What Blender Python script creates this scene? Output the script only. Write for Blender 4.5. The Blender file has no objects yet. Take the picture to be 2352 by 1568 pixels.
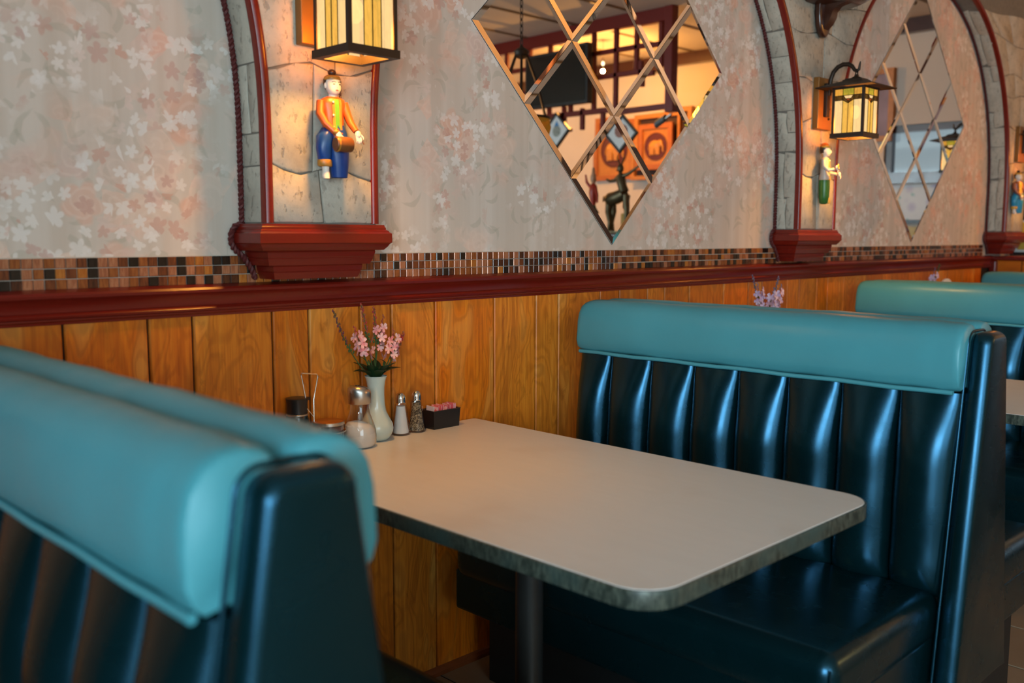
import bpy, bmesh, math, random
from mathutils import Vector, Matrix
R = random.Random(7)
SC = bpy.context.scene
COL = SC.collection
PI = math.pi

# ------------------------------------------------------------------ camera
def make_camera():
    C = Vector((-1.1058, -2.0584, 1.2796)); yaw, pitch, roll, F = .782, .1107, .0018, 2184.46
    f = Vector((math.sin(yaw)*math.cos(pitch), math.cos(yaw)*math.cos(pitch), -math.sin(pitch)))
    r = Vector((math.cos(yaw), -math.sin(yaw), 0)); u = r.cross(f)
    r2 = r*math.cos(roll)+u*math.sin(roll); u2 = -r*math.sin(roll)+u*math.cos(roll)
    cd = bpy.data.cameras.new('camera'); co = bpy.data.objects.new('camera', cd); COL.objects.link(co)
    m = Matrix((r2, u2, -f)).transposed().to_4x4(); m.translation = C; co.matrix_world = m
    cd.sensor_width = 36; cd.lens = F/2352*36; cd.clip_start = .02
    cd.dof.use_dof = True; cd.dof.focus_distance = 2.75; cd.dof.aperture_fstop = 2.6
    SC.camera = co
make_camera()

# ------------------------------------------------------------------ light and exposure
SKY = (.62, .82, 1.0)
W = bpy.data.worlds.new('sky'); SC.world = W; W.use_nodes = True
W.node_tree.nodes['Background'].inputs[0].default_value = (*SKY, 1)
W.node_tree.nodes['Background'].inputs[1].default_value = .45
SC.view_settings.view_transform = 'Standard'; SC.view_settings.look = 'None'
SC.view_settings.gamma = 1; SC.view_settings.use_curve_mapping = False
SC.view_settings.exposure = 0.0
SC.cycles.use_denoising = True
SC.cycles.max_bounces = 8; SC.cycles.transparent_max_bounces = 16
SC.cycles.sample_clamp_indirect = 4.0

def area(name, loc, rot, sx, sy, power, col):
    l = bpy.data.lights.new(name, 'AREA'); l.shape = 'RECTANGLE'; l.size = sx; l.size_y = sy
    l.energy = power; l.color = col
    o = bpy.data.objects.new(name, l); COL.objects.link(o); o.location = loc; o.rotation_euler = rot
    return o
# daylight entering through the street windows behind the camera
area('daylight_west', (-4.32, -4.6, 1.55), (0, -PI/2, 0), 1.9, 2.7, 390, (.64, .84, 1))
area('daylight_street', (-2.45, -6.42, 1.55), (PI/2, 0, 0), 2.9, 1.9, 100, (.64, .84, 1))

def point(name, loc, power, col, r, parent=None):
    l = bpy.data.lights.new(name, 'POINT'); l.energy = power; l.color = col; l.shadow_soft_size = r
    o = bpy.data.objects.new(name, l); COL.objects.link(o); o.location = loc
    if parent:
        o.parent = parent
    return o

# ------------------------------------------------------------------ mesh helpers
class MB:
    def __init__(s): s.v = []; s.f = []
    def add(s, vs, fs):
        b = len(s.v); s.v += [tuple(v) for v in vs]; s.f += [tuple(b+i for i in f) for f in fs]; return s
    def box(s, a, b):
        x0, y0, z0 = a; x1, y1, z1 = b
        return s.add([(x0,y0,z0),(x1,y0,z0),(x1,y1,z0),(x0,y1,z0),(x0,y0,z1),(x1,y0,z1),(x1,y1,z1),(x0,y1,z1)],
                     [(0,3,2,1),(4,5,6,7),(0,1,5,4),(1,2,6,5),(2,3,7,6),(3,0,4,7)])
    def rings(s, rs, cap0=True, cap1=True, closed=True):
        n = len(rs[0]); b = len(s.v)
        for r in rs: s.v += [tuple(p) for p in r]
        m = n if closed else n-1
        for i in range(len(rs)-1):
            for j in range(m):
                k = (j+1) % n
                s.f.append((b+i*n+j, b+i*n+k, b+(i+1)*n+k, b+(i+1)*n+j))
        if cap0: s.f.append(tuple(b+j for j in reversed(range(n))))
        if cap1: s.f.append(tuple(b+(len(rs)-1)*n+j for j in range(n)))
        return s
    def lathe(s, prof, c=(0,0,0), n=24, cap0=True, cap1=True, sx=1, sy=1):
        return s.rings([[(c[0]+r*sx*math.cos(2*PI*j/n), c[1]+r*sy*math.sin(2*PI*j/n), c[2]+z) for j in range(n)] for r, z in prof], cap0, cap1)
    def tube(s, pts, r, n=8, cap=True):
        P = [Vector(p) for p in pts]; rs = []
        rr = r if isinstance(r, (list, tuple)) else [r]*len(P)
        t0 = (P[1]-P[0]).normalized(); a = Vector((0,0,1)) if abs(t0.z) < .9 else Vector((1,0,0))
        nrm = (a-t0*a.dot(t0)).normalized()
        for i, p in enumerate(P):
            t = (P[min(i+1,len(P)-1)]-P[max(i-1,0)]).normalized()
            nrm = (nrm-t*nrm.dot(t)).normalized(); bn = t.cross(nrm)
            rs.append([p+(nrm*math.cos(2*PI*j/n)+bn*math.sin(2*PI*j/n))*rr[i] for j in range(n)])
        return s.rings(rs, cap, cap)
    def ell(s, c, r, n=14, m=9, M=None):
        rs = []
        for i in range(m+1):
            a = -PI/2+PI*i/m; ca = max(math.cos(a), .02)
            ring = [Vector((r[0]*ca*math.cos(2*PI*j/n), r[1]*ca*math.sin(2*PI*j/n), r[2]*math.sin(a))) for j in range(n)]
            if M is not None: ring = [M @ q for q in ring]
            rs.append([q+Vector(c) for q in ring])
        return s.rings(rs)
    def prism(s, poly, f0, f1):
        # poly: list of 2D, f0/f1 map 2D -> 3D for the two ends
        return s.rings([[f0(q) for q in poly], [f1(q) for q in poly]])
    def build(s, name, mat, parent=None, smooth=None, loc=None):
        me = bpy.data.meshes.new(name)
        o = bpy.data.objects.new(name, me)
        off = Vector((0,0,0)); p = parent
        while p: off += p.location; p = p.parent
        if loc is not None:
            o.location = Vector(loc)-off; off = Vector(loc)
        me.from_pydata([tuple(Vector(v)-off) for v in s.v], [], s.f)
        if mat: me.materials.append(mat)
        bm = bmesh.new(); bm.from_mesh(me); bmesh.ops.recalc_face_normals(bm, faces=bm.faces); bm.to_mesh(me); bm.free()
        if smooth is not None:
            for q in me.polygons: q.use_smooth = True
            me.set_sharp_from_angle(angle=math.radians(smooth))
        COL.objects.link(o)
        if parent: o.parent = parent
        return o

def rbox(a, b, r, seg=3):
    bm = bmesh.new(); bmesh.ops.create_cube(bm, size=1)
    for v in bm.verts:
        v.co = Vector([(a[i]+b[i])/2+v.co[i]*(b[i]-a[i]) for i in range(3)])
    bmesh.ops.bevel(bm, geom=list(bm.edges), offset=r, segments=seg, affect='EDGES', profile=.5)
    m = MB(); bm.verts.index_update()
    m.v = [tuple(v.co) for v in bm.verts]; m.f = [tuple(v.index for v in f.verts) for f in bm.faces]; bm.free()
    return m

def bev_prism(poly, y0, y1, r, seg=4, both=True):
    """outline in x,z extruded along y with rounded rims"""
    bm = bmesh.new()
    a = [bm.verts.new((x, y0, z)) for x, z in poly]; b = [bm.verts.new((x, y1, z)) for x, z in poly]
    n = len(poly); fa = bm.faces.new(a); fb = bm.faces.new(list(reversed(b)))
    for i in range(n): bm.faces.new((a[i], b[i], b[(i+1) % n], a[(i+1) % n]))
    es = list(fa.edges)+(list(fb.edges) if both else [])
    bmesh.ops.bevel(bm, geom=es, offset=r, segments=seg, affect='EDGES', profile=.5)
    m = MB(); bm.verts.index_update()
    m.v = [tuple(v.co) for v in bm.verts]; m.f = [tuple(v.index for v in f.verts) for f in bm.faces]; bm.free()
    return m

def tag(o, label=None, cat=None, group=None, kind=None):
    if label: o['label'] = label
    if cat: o['category'] = cat
    if group: o['group'] = group
    if kind: o['kind'] = kind
    return o
def thing(name, label, cat, loc=(0,0,0), group=None):
    o = bpy.data.objects.new(name, None); o.empty_display_size = .05; COL.objects.link(o); o.location = loc
    return tag(o, label, cat, group)
def dup(o, parent=None):
    c = o.copy(); COL.objects.link(c)
    if parent is not None: c.parent = parent
    for ch in list(o.children): dup(ch, c)
    return c

# ------------------------------------------------------------------ material helpers
class NT:
    def __init__(s, name):
        s.m = bpy.data.materials.new(name); s.m.use_nodes = True; s.t = s.m.node_tree
        s.b = s.t.nodes['Principled BSDF']; s.out = s.t.nodes['Material Output']
    def n(s, typ, **kw):
        nd = s.t.nodes.new('ShaderNode'+typ)
        for k, v in kw.items():
            if k.startswith('i_'):
                key = k[2:].replace('_', ' ')
                inp = nd.inputs[int(key)] if key.isdigit() else nd.inputs[key]
                if hasattr(v, 'is_output'): s.t.links.new(v, inp)
                else: inp.default_value = v
            else: setattr(nd, k, v)
        return nd
    def link(s, a, b): s.t.links.new(a, b)
    def obj(s): return s.n('TexCoord').outputs['Object']
    def mapping(s, vec, scale=(1,1,1), loc=(0,0,0), rot=(0,0,0)):
        return s.n('Mapping', i_Vector=vec, i_Scale=scale, i_Location=loc, i_Rotation=rot).outputs[0]
    def noise(s, vec, scale, detail=3, rough=.5, dist=0, w=None):
        nd = s.n('TexNoise', i_Vector=vec, i_Scale=scale, i_Detail=detail, i_Roughness=rough, i_Distortion=dist)
        if w is not None:
            nd.noise_dimensions = '4D'; s.link(w, nd.inputs['W'])
        return nd.outputs['Fac']
    def vor(s, vec, scale, feature='F1', out='Distance', rand=1):
        nd = s.n('TexVoronoi', i_Vector=vec, i_Scale=scale, i_Randomness=rand); nd.feature = feature
        return nd.outputs[out]
    def ramp(s, fac, stops, interp='LINEAR'):
        nd = s.n('ValToRGB'); cr = nd.color_ramp; cr.interpolation = interp
        while len(cr.elements) < len(stops): cr.elements.new(.5)
        for e, (p, c) in zip(cr.elements, stops):
            e.position = p; e.color = (*c, 1) if len(c) == 3 else c
        s.link(fac, nd.inputs[0]); return nd.outputs[0]
    def mask(s, fac, lo, hi):
        return s.n('MapRange', i_Value=fac, i_1=lo, i_2=hi, i_3=0., i_4=1.).outputs[0]
    def math(s, op, a, b=0.):
        nd = s.n('Math', operation=op)
        for k, v in ((0, a), (1, b)):
            if hasattr(v, 'is_output'): s.link(v, nd.inputs[k])
            else: nd.inputs[k].default_value = v
        return nd.outputs[0]
    def mix(s, fac, a, b, mode='MIX'):
        nd = s.n('Mix', data_type='RGBA', blend_type=mode)
        for k, v in ((0, fac), (6, a), (7, b)):
            if hasattr(v, 'is_output'): s.link(v, nd.inputs[k])
            else: nd.inputs[k].default_value = v if k == 0 else (*v, 1)
        return nd.outputs[2]
    def bump(s, h, strength=.3, dist=.002):
        nd = s.n('Bump', i_Height=h, i_Strength=strength, i_Distance=dist); s.link(nd.outputs[0], s.b.inputs['Normal'])
    def base(s, c):
        if hasattr(c, 'is_output'): s.link(c, s.b.inputs['Base Color'])
        else: s.b.inputs['Base Color'].default_value = (*c, 1)
    def set(s, rough=None, metal=None, spec=None, coat=None, coat_r=None, sheen=None, trans=None, ior=None, sss=None):
        I = s.b.inputs
        for k, v in (('Roughness', rough), ('Metallic', metal), ('Specular IOR Level', spec), ('Coat Weight', coat), ('Coat Roughness', coat_r),
                     ('Sheen Weight', sheen), ('Transmission Weight', trans), ('IOR', ior), ('Subsurface Weight', sss)):
            if v is None: continue
            if hasattr(v, 'is_output'): s.link(v, I[k])
            else: I[k].default_value = v
        return s
MATS = {}
def plain(name, col, rough=.5, metal=0, spec=.5, coat=0, var=.0, vscale=30, bump=0, bscale=200):
    """plain procedural surface: a colour with slight noise variation and fine relief"""
    if name in MATS: return MATS[name]
    t = NT(name); v = t.obj()
    nz = t.noise(v, vscale, 3)
    d = tuple(max(0, c*(1-var)) for c in col); l = tuple(min(1, c*(1+var)) for c in col)
    t.base(t.mix(nz, d, l) if var else col)
    t.set(rough=rough, metal=metal, spec=spec, coat=coat)
    if bump: t.bump(t.noise(v, bscale, 2), bump, .001)
    MATS[name] = t.m; return t.m
def emit(name, col, strength):
    if name in MATS: return MATS[name]
    t = NT(name); e = t.n('Emission', i_Color=(*col, 1), i_Strength=strength); t.link(e.outputs[0], t.out.inputs[0]); MATS[name] = t.m; return t.m
def thin_glass(name, tint=(1,1,1), refl=1.0):
    if name in MATS: return MATS[name]
    t = NT(name); tr = t.n('BsdfTransparent', i_Color=(*tint, 1)); gl = t.n('BsdfGlossy', i_Roughness=.04)
    lw = t.n('LayerWeight', i_Blend=.5); f = t.math('MULTIPLY', t.math('ADD', .04, t.math('MULTIPLY', t.math('POWER', lw.outputs['Facing'], 4.), .9)), refl)
    mx = t.n('MixShader'); t.link(f, mx.inputs[0]); t.link(tr.outputs[0], mx.inputs[1]); t.link(gl.outputs[0], mx.inputs[2])
    t.link(mx.outputs[0], t.out.inputs[0]); MATS[name] = t.m; return t.m
def lit_glass(name, col, strength, clear=.35, streak=0.3):
    """opalescent lamp glass: glows and lets part of the bulb's light through"""
    if name in MATS: return MATS[name]
    t = NT(name); v = t.obj()
    nz = t.noise(t.mapping(v, (30, 30, 9)), 3, 3, .6, 1.5)
    c = t.mix(t.mask(nz, .3, .7), tuple(x*(1-streak) for x in col), col)
    e = t.n('Emission', i_Color=c, i_Strength=strength); tr = t.n('BsdfTransparent', i_Color=(*col, 1))
    mx = t.n('MixShader'); mx.inputs[0].default_value = clear; t.link(e.outputs[0], mx.inputs[1]); t.link(tr.outputs[0], mx.inputs[2])
    t.link(mx.outputs[0], t.out.inputs[0]); MATS[name] = t.m; return t.m

def m_wallpaper():
    t = NT('floral_wallpaper'); v = t.mapping(t.obj(), (1, 0, 1))
    wn = t.n('TexNoise', i_Vector=v, i_Scale=22., i_Detail=2.)
    wv = t.n('VectorMath', operation='MULTIPLY_ADD', i_0=wn.outputs['Color'], i_1=(.018, 0, .018), i_2=v).outputs[0]
    stripe = t.noise(t.mapping(v, (22, 1, .2)), 1, 3)
    c = t.mix(t.mask(stripe, .35, .65), (.545, .46, .385), (.615, .54, .47))
    def cells(scale, off):
        vo = t.n('TexVoronoi', i_Vector=t.mapping(wv, (1, 0, 1), off), i_Scale=scale, i_Randomness=.9)
        d = t.n('VectorMath', operation='SUBTRACT', i_0=t.mapping(wv, (scale, 0, scale), tuple(o*scale for o in off)), i_1=t.n('VectorMath', operation='SCALE', i_0=vo.outputs['Position'], i_3=scale).outputs[0]).outputs[0]
        sp = t.n('SeparateXYZ', i_0=d); rc = t.n('SeparateColor', i_0=vo.outputs['Color'])
        r = vo.outputs['Distance']
        r = t.math('POWER', t.math('ADD', t.math('MULTIPLY', sp.outputs[0], sp.outputs[0]), t.math('MULTIPLY', sp.outputs[2], sp.outputs[2])), .5)
        an = t.math('ADD', t.math('ARCTAN2', sp.outputs[2], sp.outputs[0]), t.math('MULTIPLY', rc.outputs[2], 6.28))
        return r, an, rc.outputs[0], rc.outputs[1], sp
    cl = t.mask(t.noise(v, 3.4, 2), .44, .58)
    # leaves and curling stems, grey green
    for sc, off, kx, seed in ((11., (.3, 0, .7), 3.2, .45), (15., (.9, 0, .2), 2.6, .55)):
        r, an, ra, rb_, sp = cells(sc, off)
        ca = t.math('COSINE', an); sa = t.math('SINE', an)
        lx = t.math('MULTIPLY', r, ca); ly = t.math('ADD', t.math('MULTIPLY', r, sa), t.math('MULTIPLY', t.math('MULTIPLY', lx, lx), -1.3))
        e = t.math('ADD', t.math('MULTIPLY', t.math('MULTIPLY', lx, lx), 5.), t.math('MULTIPLY', t.math('MULTIPLY', ly, ly), 5.*kx*kx*2))
        m_ = t.math('MULTIPLY', t.mask(e, 1., .45), t.math('GREATER_THAN', ra, seed))
        c = t.mix(t.math('MULTIPLY', m_, .36), c, (.35, .335, .26))
    # large peach and rose blooms
    for sc, off, seed in ((7.5, (0, 0, 0), .42), (10.5, (.5, 0, .5), .50)):
        r, an, ra, rb_, sp = cells(sc, off)
        pet = t.math('ADD', .34, t.math('MULTIPLY', t.math('ABSOLUTE', t.math('SINE', t.math('MULTIPLY', an, 2.5))), .16))
        m_ = t.mask(t.math('SUBTRACT', r, pet), .04, -.07)
        m_ = t.math('MULTIPLY', t.math('MULTIPLY', m_, t.math('GREATER_THAN', ra, seed)), cl)
        col = t.ramp(rb_, [(0, (.70, .34, .22)), (.4, (.72, .44, .34)), (.7, (.74, .55, .44)), (1, (.63, .42, .37))])
        c = t.mix(t.math('MULTIPLY', m_, .60), c, col)
        wh = t.math('SINE', t.math('ADD', t.math('MULTIPLY', r, 34.), t.math('MULTIPLY', an, 2.)))
        c = t.mix(t.math('MULTIPLY', t.math('MULTIPLY', m_, t.mask(wh, .1, .9)), .30), c, (.76, .63, .54))
    # small white five-petal blossoms
    cl2 = t.mask(t.noise(t.mapping(v, (1, 0, 1), (7, 0, 3)), 3.6, 2), .46, .56)
    for sc, off, seed in ((19., (.2, 0, .1), .40), (27., (.6, 0, .8), .5)):
        r, an, ra, rb_, sp = cells(sc, off)
        pet = t.math('ADD', .20, t.math('MULTIPLY', t.math('ABSOLUTE', t.math('SINE', t.math('MULTIPLY', an, 2.5))), .22))
        m_ = t.math('MULTIPLY', t.math('MULTIPLY', t.mask(t.math('SUBTRACT', r, pet), .03, -.05), t.math('GREATER_THAN', ra, seed)), cl2)
        col = t.ramp(rb_, [(0, (.76, .73, .70)), (.65, (.78, .73, .68)), (.75, (.58, .31, .23)), (1, (.50, .31, .27))])
        c = t.mix(t.math('MULTIPLY', m_, .62), c, col)
    t.base(c); t.set(rough=.62, spec=.3)
    t.bump(t.noise(v, 320, 2), .06, .001)
    return t.m
def m_wood():
    t = NT('honey_panelling'); v = t.obj(); rnd = t.n('ObjectInfo').outputs['Random']; w = t.math('MULTIPLY', rnd, 60)
    r2 = t.math('FRACT', t.math('MULTIPLY', rnd, 17.3))
    big = t.noise(t.mapping(v, (7, 1, 2.1)), 1.3, 2, .45, .9, w)
    grain = t.noise(t.mapping(v, (55, 1, 2.2)), 2, 5, .65, .4, w)
    ph = t.math('ADD', t.math('MULTIPLY', big, 44.), t.math('MULTIPLY', grain, 1.6))
    rings = t.math('ABSOLUTE', t.math('SINE', ph))
    kn = t.n('VectorMath', operation='ADD', i_0=t.mapping(v, (5.5, 1, 2.6)), i_1=t.n('CombineXYZ', i_X=w, i_Y=0., i_Z=w).outputs[0]).outputs[0]
    kd = t.mask(t.math('ADD', t.vor(kn, 1.0), t.math('MULTIPLY', t.noise(v, 30, 3, .6), .12)), .20, .08)
    c = t.ramp(grain, [(.25, (.40, .078, .002)), (.5, (.62, .150, .004)), (.75, (.74, .235, .010))])
    c = t.mix(t.math('MULTIPLY', t.mask(r2, .35, .9), .45), c, t.ramp(grain, [(.25, (.46, .155, .018)), (.5, (.66, .25, .03)), (.75, (.80, .37, .06))]))
    c = t.mix(t.math('MULTIPLY', t.mask(big, .55, .72), .5), c, (.76, .42, .09))
    c = t.mix(t.math('MULTIPLY', t.mask(big, .42, .30), .45), c, (.30, .065, .003))
    c = t.mix(t.math('MULTIPLY', t.mask(rings, .62, 1.0), .30), c, (.25, .055, .003))
    c = t.mix(t.math('MULTIPLY', t.mask(t.noise(t.mapping(v, (12, 1, 4)), 2.0, 4, .65, 1.2, w), .58, .72), .55), c, (.20, .050, .004))
    c = t.mix(t.math('MULTIPLY', kd, .85), c, (.055, .017, .003))
    hs = t.n('HueSaturation', i_Saturation=1.0, i_Value=t.math('ADD', t.math('MULTIPLY', rnd, .35), .82), i_Color=c, i_Fac=1.0, i_Hue=.5)
    t.base(hs.outputs[0]); t.set(rough=.42, spec=.4)
    t.bump(grain, .12, .001); return t.m
def m_stone():
    t = NT('weathered_stone'); v = t.obj(); rnd = t.n('ObjectInfo').outputs['Random']; w = t.math('MULTIPLY', rnd, 30)
    a = t.noise(v, 7, 4, .6, .5, w); b = t.noise(v, 60, 4, .7, 0, w)
    pits = t.mask(t.noise(t.mapping(v, (1, 1, .6)), 75, 4, .65), .57, .66)
    c = t.ramp(a, [(.25, (.33, .30, .245)), (.5, (.47, .43, .355)), (.75, (.57, .515, .42))])
    c = t.mix(t.math('MULTIPLY', t.mask(b, .48, .7), .5), c, (.33, .30, .25))
    c = t.mix(t.math('MULTIPLY', pits, .55), c, (.20, .18, .15))
    t.base(c); t.set(rough=.8, spec=.25)
    t.bump(t.math('ADD', t.math('MULTIPLY', pits, -1.2), b), .5, .003); return t.m
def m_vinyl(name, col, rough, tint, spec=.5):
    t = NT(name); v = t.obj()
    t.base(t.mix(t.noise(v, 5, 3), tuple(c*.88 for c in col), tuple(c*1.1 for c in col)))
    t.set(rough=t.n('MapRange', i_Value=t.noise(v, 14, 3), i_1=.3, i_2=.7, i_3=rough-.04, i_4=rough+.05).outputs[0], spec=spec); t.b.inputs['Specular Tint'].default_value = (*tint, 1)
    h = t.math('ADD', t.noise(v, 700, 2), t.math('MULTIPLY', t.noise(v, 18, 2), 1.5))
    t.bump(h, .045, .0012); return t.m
def m_red():
    t = NT('mahogany_red_trim'); v = t.obj()
    g = t.noise(t.mapping(v, (3, 60, 60)), 1.5, 4)
    t.base(t.mix(g, (.115, .006, .003), (.19, .013, .006))); t.set(rough=.30, spec=.4, coat=.12, coat_r=.2)
    t.bump(g, .05, .001); return t.m
def m_mosaic(i, a, b, metal):
    t = NT('mosaic_glass_%s' % i); v = t.obj(); w = t.math('MULTIPLY', t.n('ObjectInfo').outputs['Random'], 40)
    st = t.noise(t.mapping(v, (160, 160, 22), rot=(0, .3*(i % 3-1), 0)), 1.2, 4, .6, 1.2, w)
    t.base(t.mix(t.mask(st, .40, .62), a, b)); t.set(rough=.22, spec=.6, metal=metal); t.bump(st, .15, .001); return t.m
def m_laminate():
    t = NT('grey_beige_laminate'); v = t.obj()
    n1 = t.noise(t.mapping(v, (30, 4, 1)), 2, 5, .6); n2 = t.noise(v, 4, 3)
    c = t.mix(n1, (.70, .70, .685), (.76, .76, .745)); c = t.mix(t.math('MULTIPLY', t.mask(n2, .55, .7), .18), c, (.52, .43, .34))
    t.base(c); t.set(rough=.34, spec=.45); return t.m
def m_edge():
    t = NT('worn_table_edging'); v = t.obj()
    n1 = t.noise(t.mapping(v, (1, 1, .35)), 130, 4, .7); n2 = t.noise(v, 9, 3)
    c = t.mix(t.mask(n1, .4, .65), (.030, .040, .032), (.115, .135, .105)); c = t.mix(t.mask(n2, .45, .65), c, (.06, .10, .09))
    t.base(c); t.set(rough=.38, spec=.6, metal=.25); t.bump(n1, .3, .001); return t.m
def m_tile():
    t = NT('floor_tile'); v = t.obj(); rnd = t.n('ObjectInfo').outputs['Random']
    n1 = t.noise(v, 9, 4); c = t.mix(n1, (.22, .15, .095), (.33, .24, .16))
    c = t.mix(t.math('MULTIPLY', rnd, .3), c, (.25, .17, .10)); t.base(c); t.set(rough=.45); return t.m
def m_mirror():
    t = NT('silvered_mirror'); v = t.obj()
    t.base(t.mix(t.noise(v, 3, 2), (.86, .85, .82), (.9, .89, .86))); t.set(rough=.0, metal=1); return t.m
def m_paint(name, a, b, rough=.7):
    t = NT(name); v = t.obj(); t.base(t.mix(t.noise(v, 3, 4), a, b)); t.set(rough=rough, spec=.3); t.bump(t.noise(v, 150, 2), .05, .001); return t.m

WALLP = m_wallpaper(); WOOD = m_wood(); STONE = m_stone(); RED = m_red(); LAM = m_laminate(); EDGE = m_edge(); TILE = m_tile(); MIRROR = m_mirror()
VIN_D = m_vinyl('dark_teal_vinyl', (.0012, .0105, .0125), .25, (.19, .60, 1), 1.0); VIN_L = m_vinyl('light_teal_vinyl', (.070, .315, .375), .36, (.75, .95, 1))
CREAM = m_paint('cream_wall_paint', (.66, .52, .36), (.72, .58, .42)); CEIL = m_paint('ceiling_paint', (.66, .60, .52), (.72, .66, .58), .85)
DARKGAP = plain('dark_groove', (.012, .006, .003), .9); GROUT = plain('pale_grout', (.50, .44, .36), .9, var=.15)
MORTAR = plain('grey_mortar', (.17, .155, .13), .95, var=.3, vscale=40); FGROUT = plain('floor_grout', (.03, .025, .02), .95)
IRON = plain('blackened_bronze', (.030, .018, .011), .45, metal=.35, var=.25, bump=.2, bscale=120)
DARKMAT = plain('black_base_board', (.006, .009, .010), .55, var=.2)
CHROME = plain('chrome', (.75, .73, .70), .13, metal=1, var=.03); STEEL = plain('brushed_steel', (.55, .53, .50), .32, metal=1, var=.1, vscale=90)
BLACKP = plain('black_plastic', (.012, .011, .011), .35, var=.2); WHITE = plain('white_paint', (.78, .77, .74), .45, var=.04)
POSTM = plain('dark_pewter_post', (.045, .045, .042), .35, metal=.6, var=.3, vscale=15)
DARKWOOD = plain('dark_walnut', (.050, .015, .008), .28, var=.3, vscale=20, coat=.3)
PLATE = plain('bronze_plate', (.26, .115, .025), .4, metal=.3, var=.2, vscale=25)
ROPE = plain('dark_red_cord', (.085, .009, .008), .65, var=.3, vscale=200)
GOLD = plain('carved_gold_wood', (.50, .19, .03), .45, var=.3, vscale=40, bump=.5, bscale=90)
GLASS = thin_glass('clear_glass', (.97, .97, .95))

# ------------------------------------------------------------------ room shell
X0, X1, YF, ZC = -4.2, 5.95, -6.3, 2.84
def struct(o): o['kind'] = 'structure'; return o
wall_back = struct(MB().box((X0, 0, 0), (X1, .12, ZC)).build('wall_back', WALLP))
def wall_with_hole(name, axis, at, th, a0, a1, h0, h1, zz0, zz1, mat):
    m = MB()
    def bx(p0, p1, z0, z1):
        if axis == 'x': m.box((at, p0, z0), (at+th, p1, z1))
        else: m.box((p0, at, z0), (p1, at+th, z1))
    bx(a0, h0, 0, ZC); bx(h1, a1, 0, ZC); bx(h0, h1, 0, zz0); bx(h0, h1, zz1, ZC)
    return struct(m.build(name, mat))
wall_with_hole('wall_left', 'x', X0-.1, .1, YF, .12, -5.95, -3.25, .6, 2.5, CREAM)
wall_with_hole('wall_front', 'y', YF-.1, .1, X0-.1, X1+.1, -3.9, -1.0, .6, 2.5, CREAM)
wall_with_hole('wall_right', 'x', X1, .1, YF, .12, -1.12, -.50, 1.70, 2.09, m_paint('pale_wall_paint', (.60, .55, .48), (.66, .61, .54)))
struct(MB().box((-2.72, -2.25, 0), (-2.60, 0, ZC)).build('wall_daylight_block', plain('dark_blocker_brown', (.04, .032, .024), .6, var=.15, vscale=4)))  # unseen wall added to hold daylight off the left; dark to dull vinyl reflections
ceiling = struct(MB().box((X0-.1, YF-.1, ZC), (X1+.1, .12, ZC+.08)).build('ceiling', CEIL))
def window(name, axis, at, h0, h1, z0, z1, n, fm=WHITE):
    fr = MB(); w = .05
    def bx(m, p0, p1, a, b, d0=-.03, d1=.03):
        if axis == 'x': m.box((at+d0, p0, a), (at+d1, p1, b))
        else: m.box((p0, at+d0, a), (p1, at+d1, b))
    bx(fr, h0, h0+w, z0, z1); bx(fr, h1-w, h1, z0, z1); bx(fr, h0+w, h1-w, z0, z0+w); bx(fr, h0+w, h1-w, z1-w, z1)
    o = struct(fr.build(name, fm)); s = (h1-h0-2*w)/n
    for i in range(n):
        g = MB(); bx(g, h0+w+i*s+.01, h0+w+(i+1)*s-.01, z0+w, z1-w, -.003, .003); g.build('pane', GLASS, o)
        if i:
            g = MB(); bx(g, h0+w+i*s-.02, h0+w+i*s+.02, z0+w, z1-w, -.025, .025); g.build('mullion', fm, o)
    return o
window('window_1', 'x', X0-.05, -5.95, -3.25, .6, 2.5, 3); window('window_2', 'y', YF-.05, -3.9, -1.0, .6, 2.5, 3)
window('window_3', 'x', X1+.05, -1.12, -.50, 1.70, 2.09, 1, DARKWOOD)
struct(MB().box((X1-.05, -1.2, 1.665), (X1, -.42, 1.70)).build('trim_7', DARKWOOD))
struct(MB().box((X1-.07, YF, 2.74), (X1, 0, ZC)).build('trim_8', DARKWOOD))
for k in range(8):
    y = -.66-.533*k
    struct(MB().box((X0, y-.011, ZC-.008), (X1-.07, y+.011, ZC)).build('trim_%d' % (20+k), plain('ceiling_bead', (.22, .15, .08), .6)))

# floor: grout bed with single tiles near the booths, the rest joined
floor = struct(MB().box((X0-.1, YF-.1, -.1), (X1+.1, .12, -.004)).build('floor', FGROUT))
TP = .3145; tile_me = None; rest = MB()
def chamf(x0, y0, x1, y1, z0, z1, c=.002):
    return [[(x0,y0,z0),(x1,y0,z0),(x1,y1,z0),(x0,y1,z0)], [(x0,y0,z1-c),(x1,y0,z1-c),(x1,y1,z1-c),(x0,y1,z1-c)], [(x0+c,y0+c,z1),(x1-c,y0+c,z1),(x1-c,y1-c,z1),(x0+c,y1-c,z1)]]
for i in range(-15, 17):
    for j in range(0, 20):
        x = .712+i*TP; y = -.012-(j+1)*TP
        if y < YF: continue
        if -8 <= i < 9 and j < 8:
            if tile_me is None:
                o = MB().rings(chamf(0, 0, TP-.008, TP-.008, -.008, 0)).build('tile', TILE, floor, loc=(x, y, 0)); tile_me = o.data
            else:
                o = bpy.data.objects.new('tile', tile_me); COL.objects.link(o); o.parent = floor; o.location = (x, y, 0)
        else: rest.rings(chamf(x, y, x+TP-.008, y+TP-.008, -.006, 0))
rt = rest.build('tile_field', TILE, floor); rt['kind'] = 'stuff'

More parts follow.
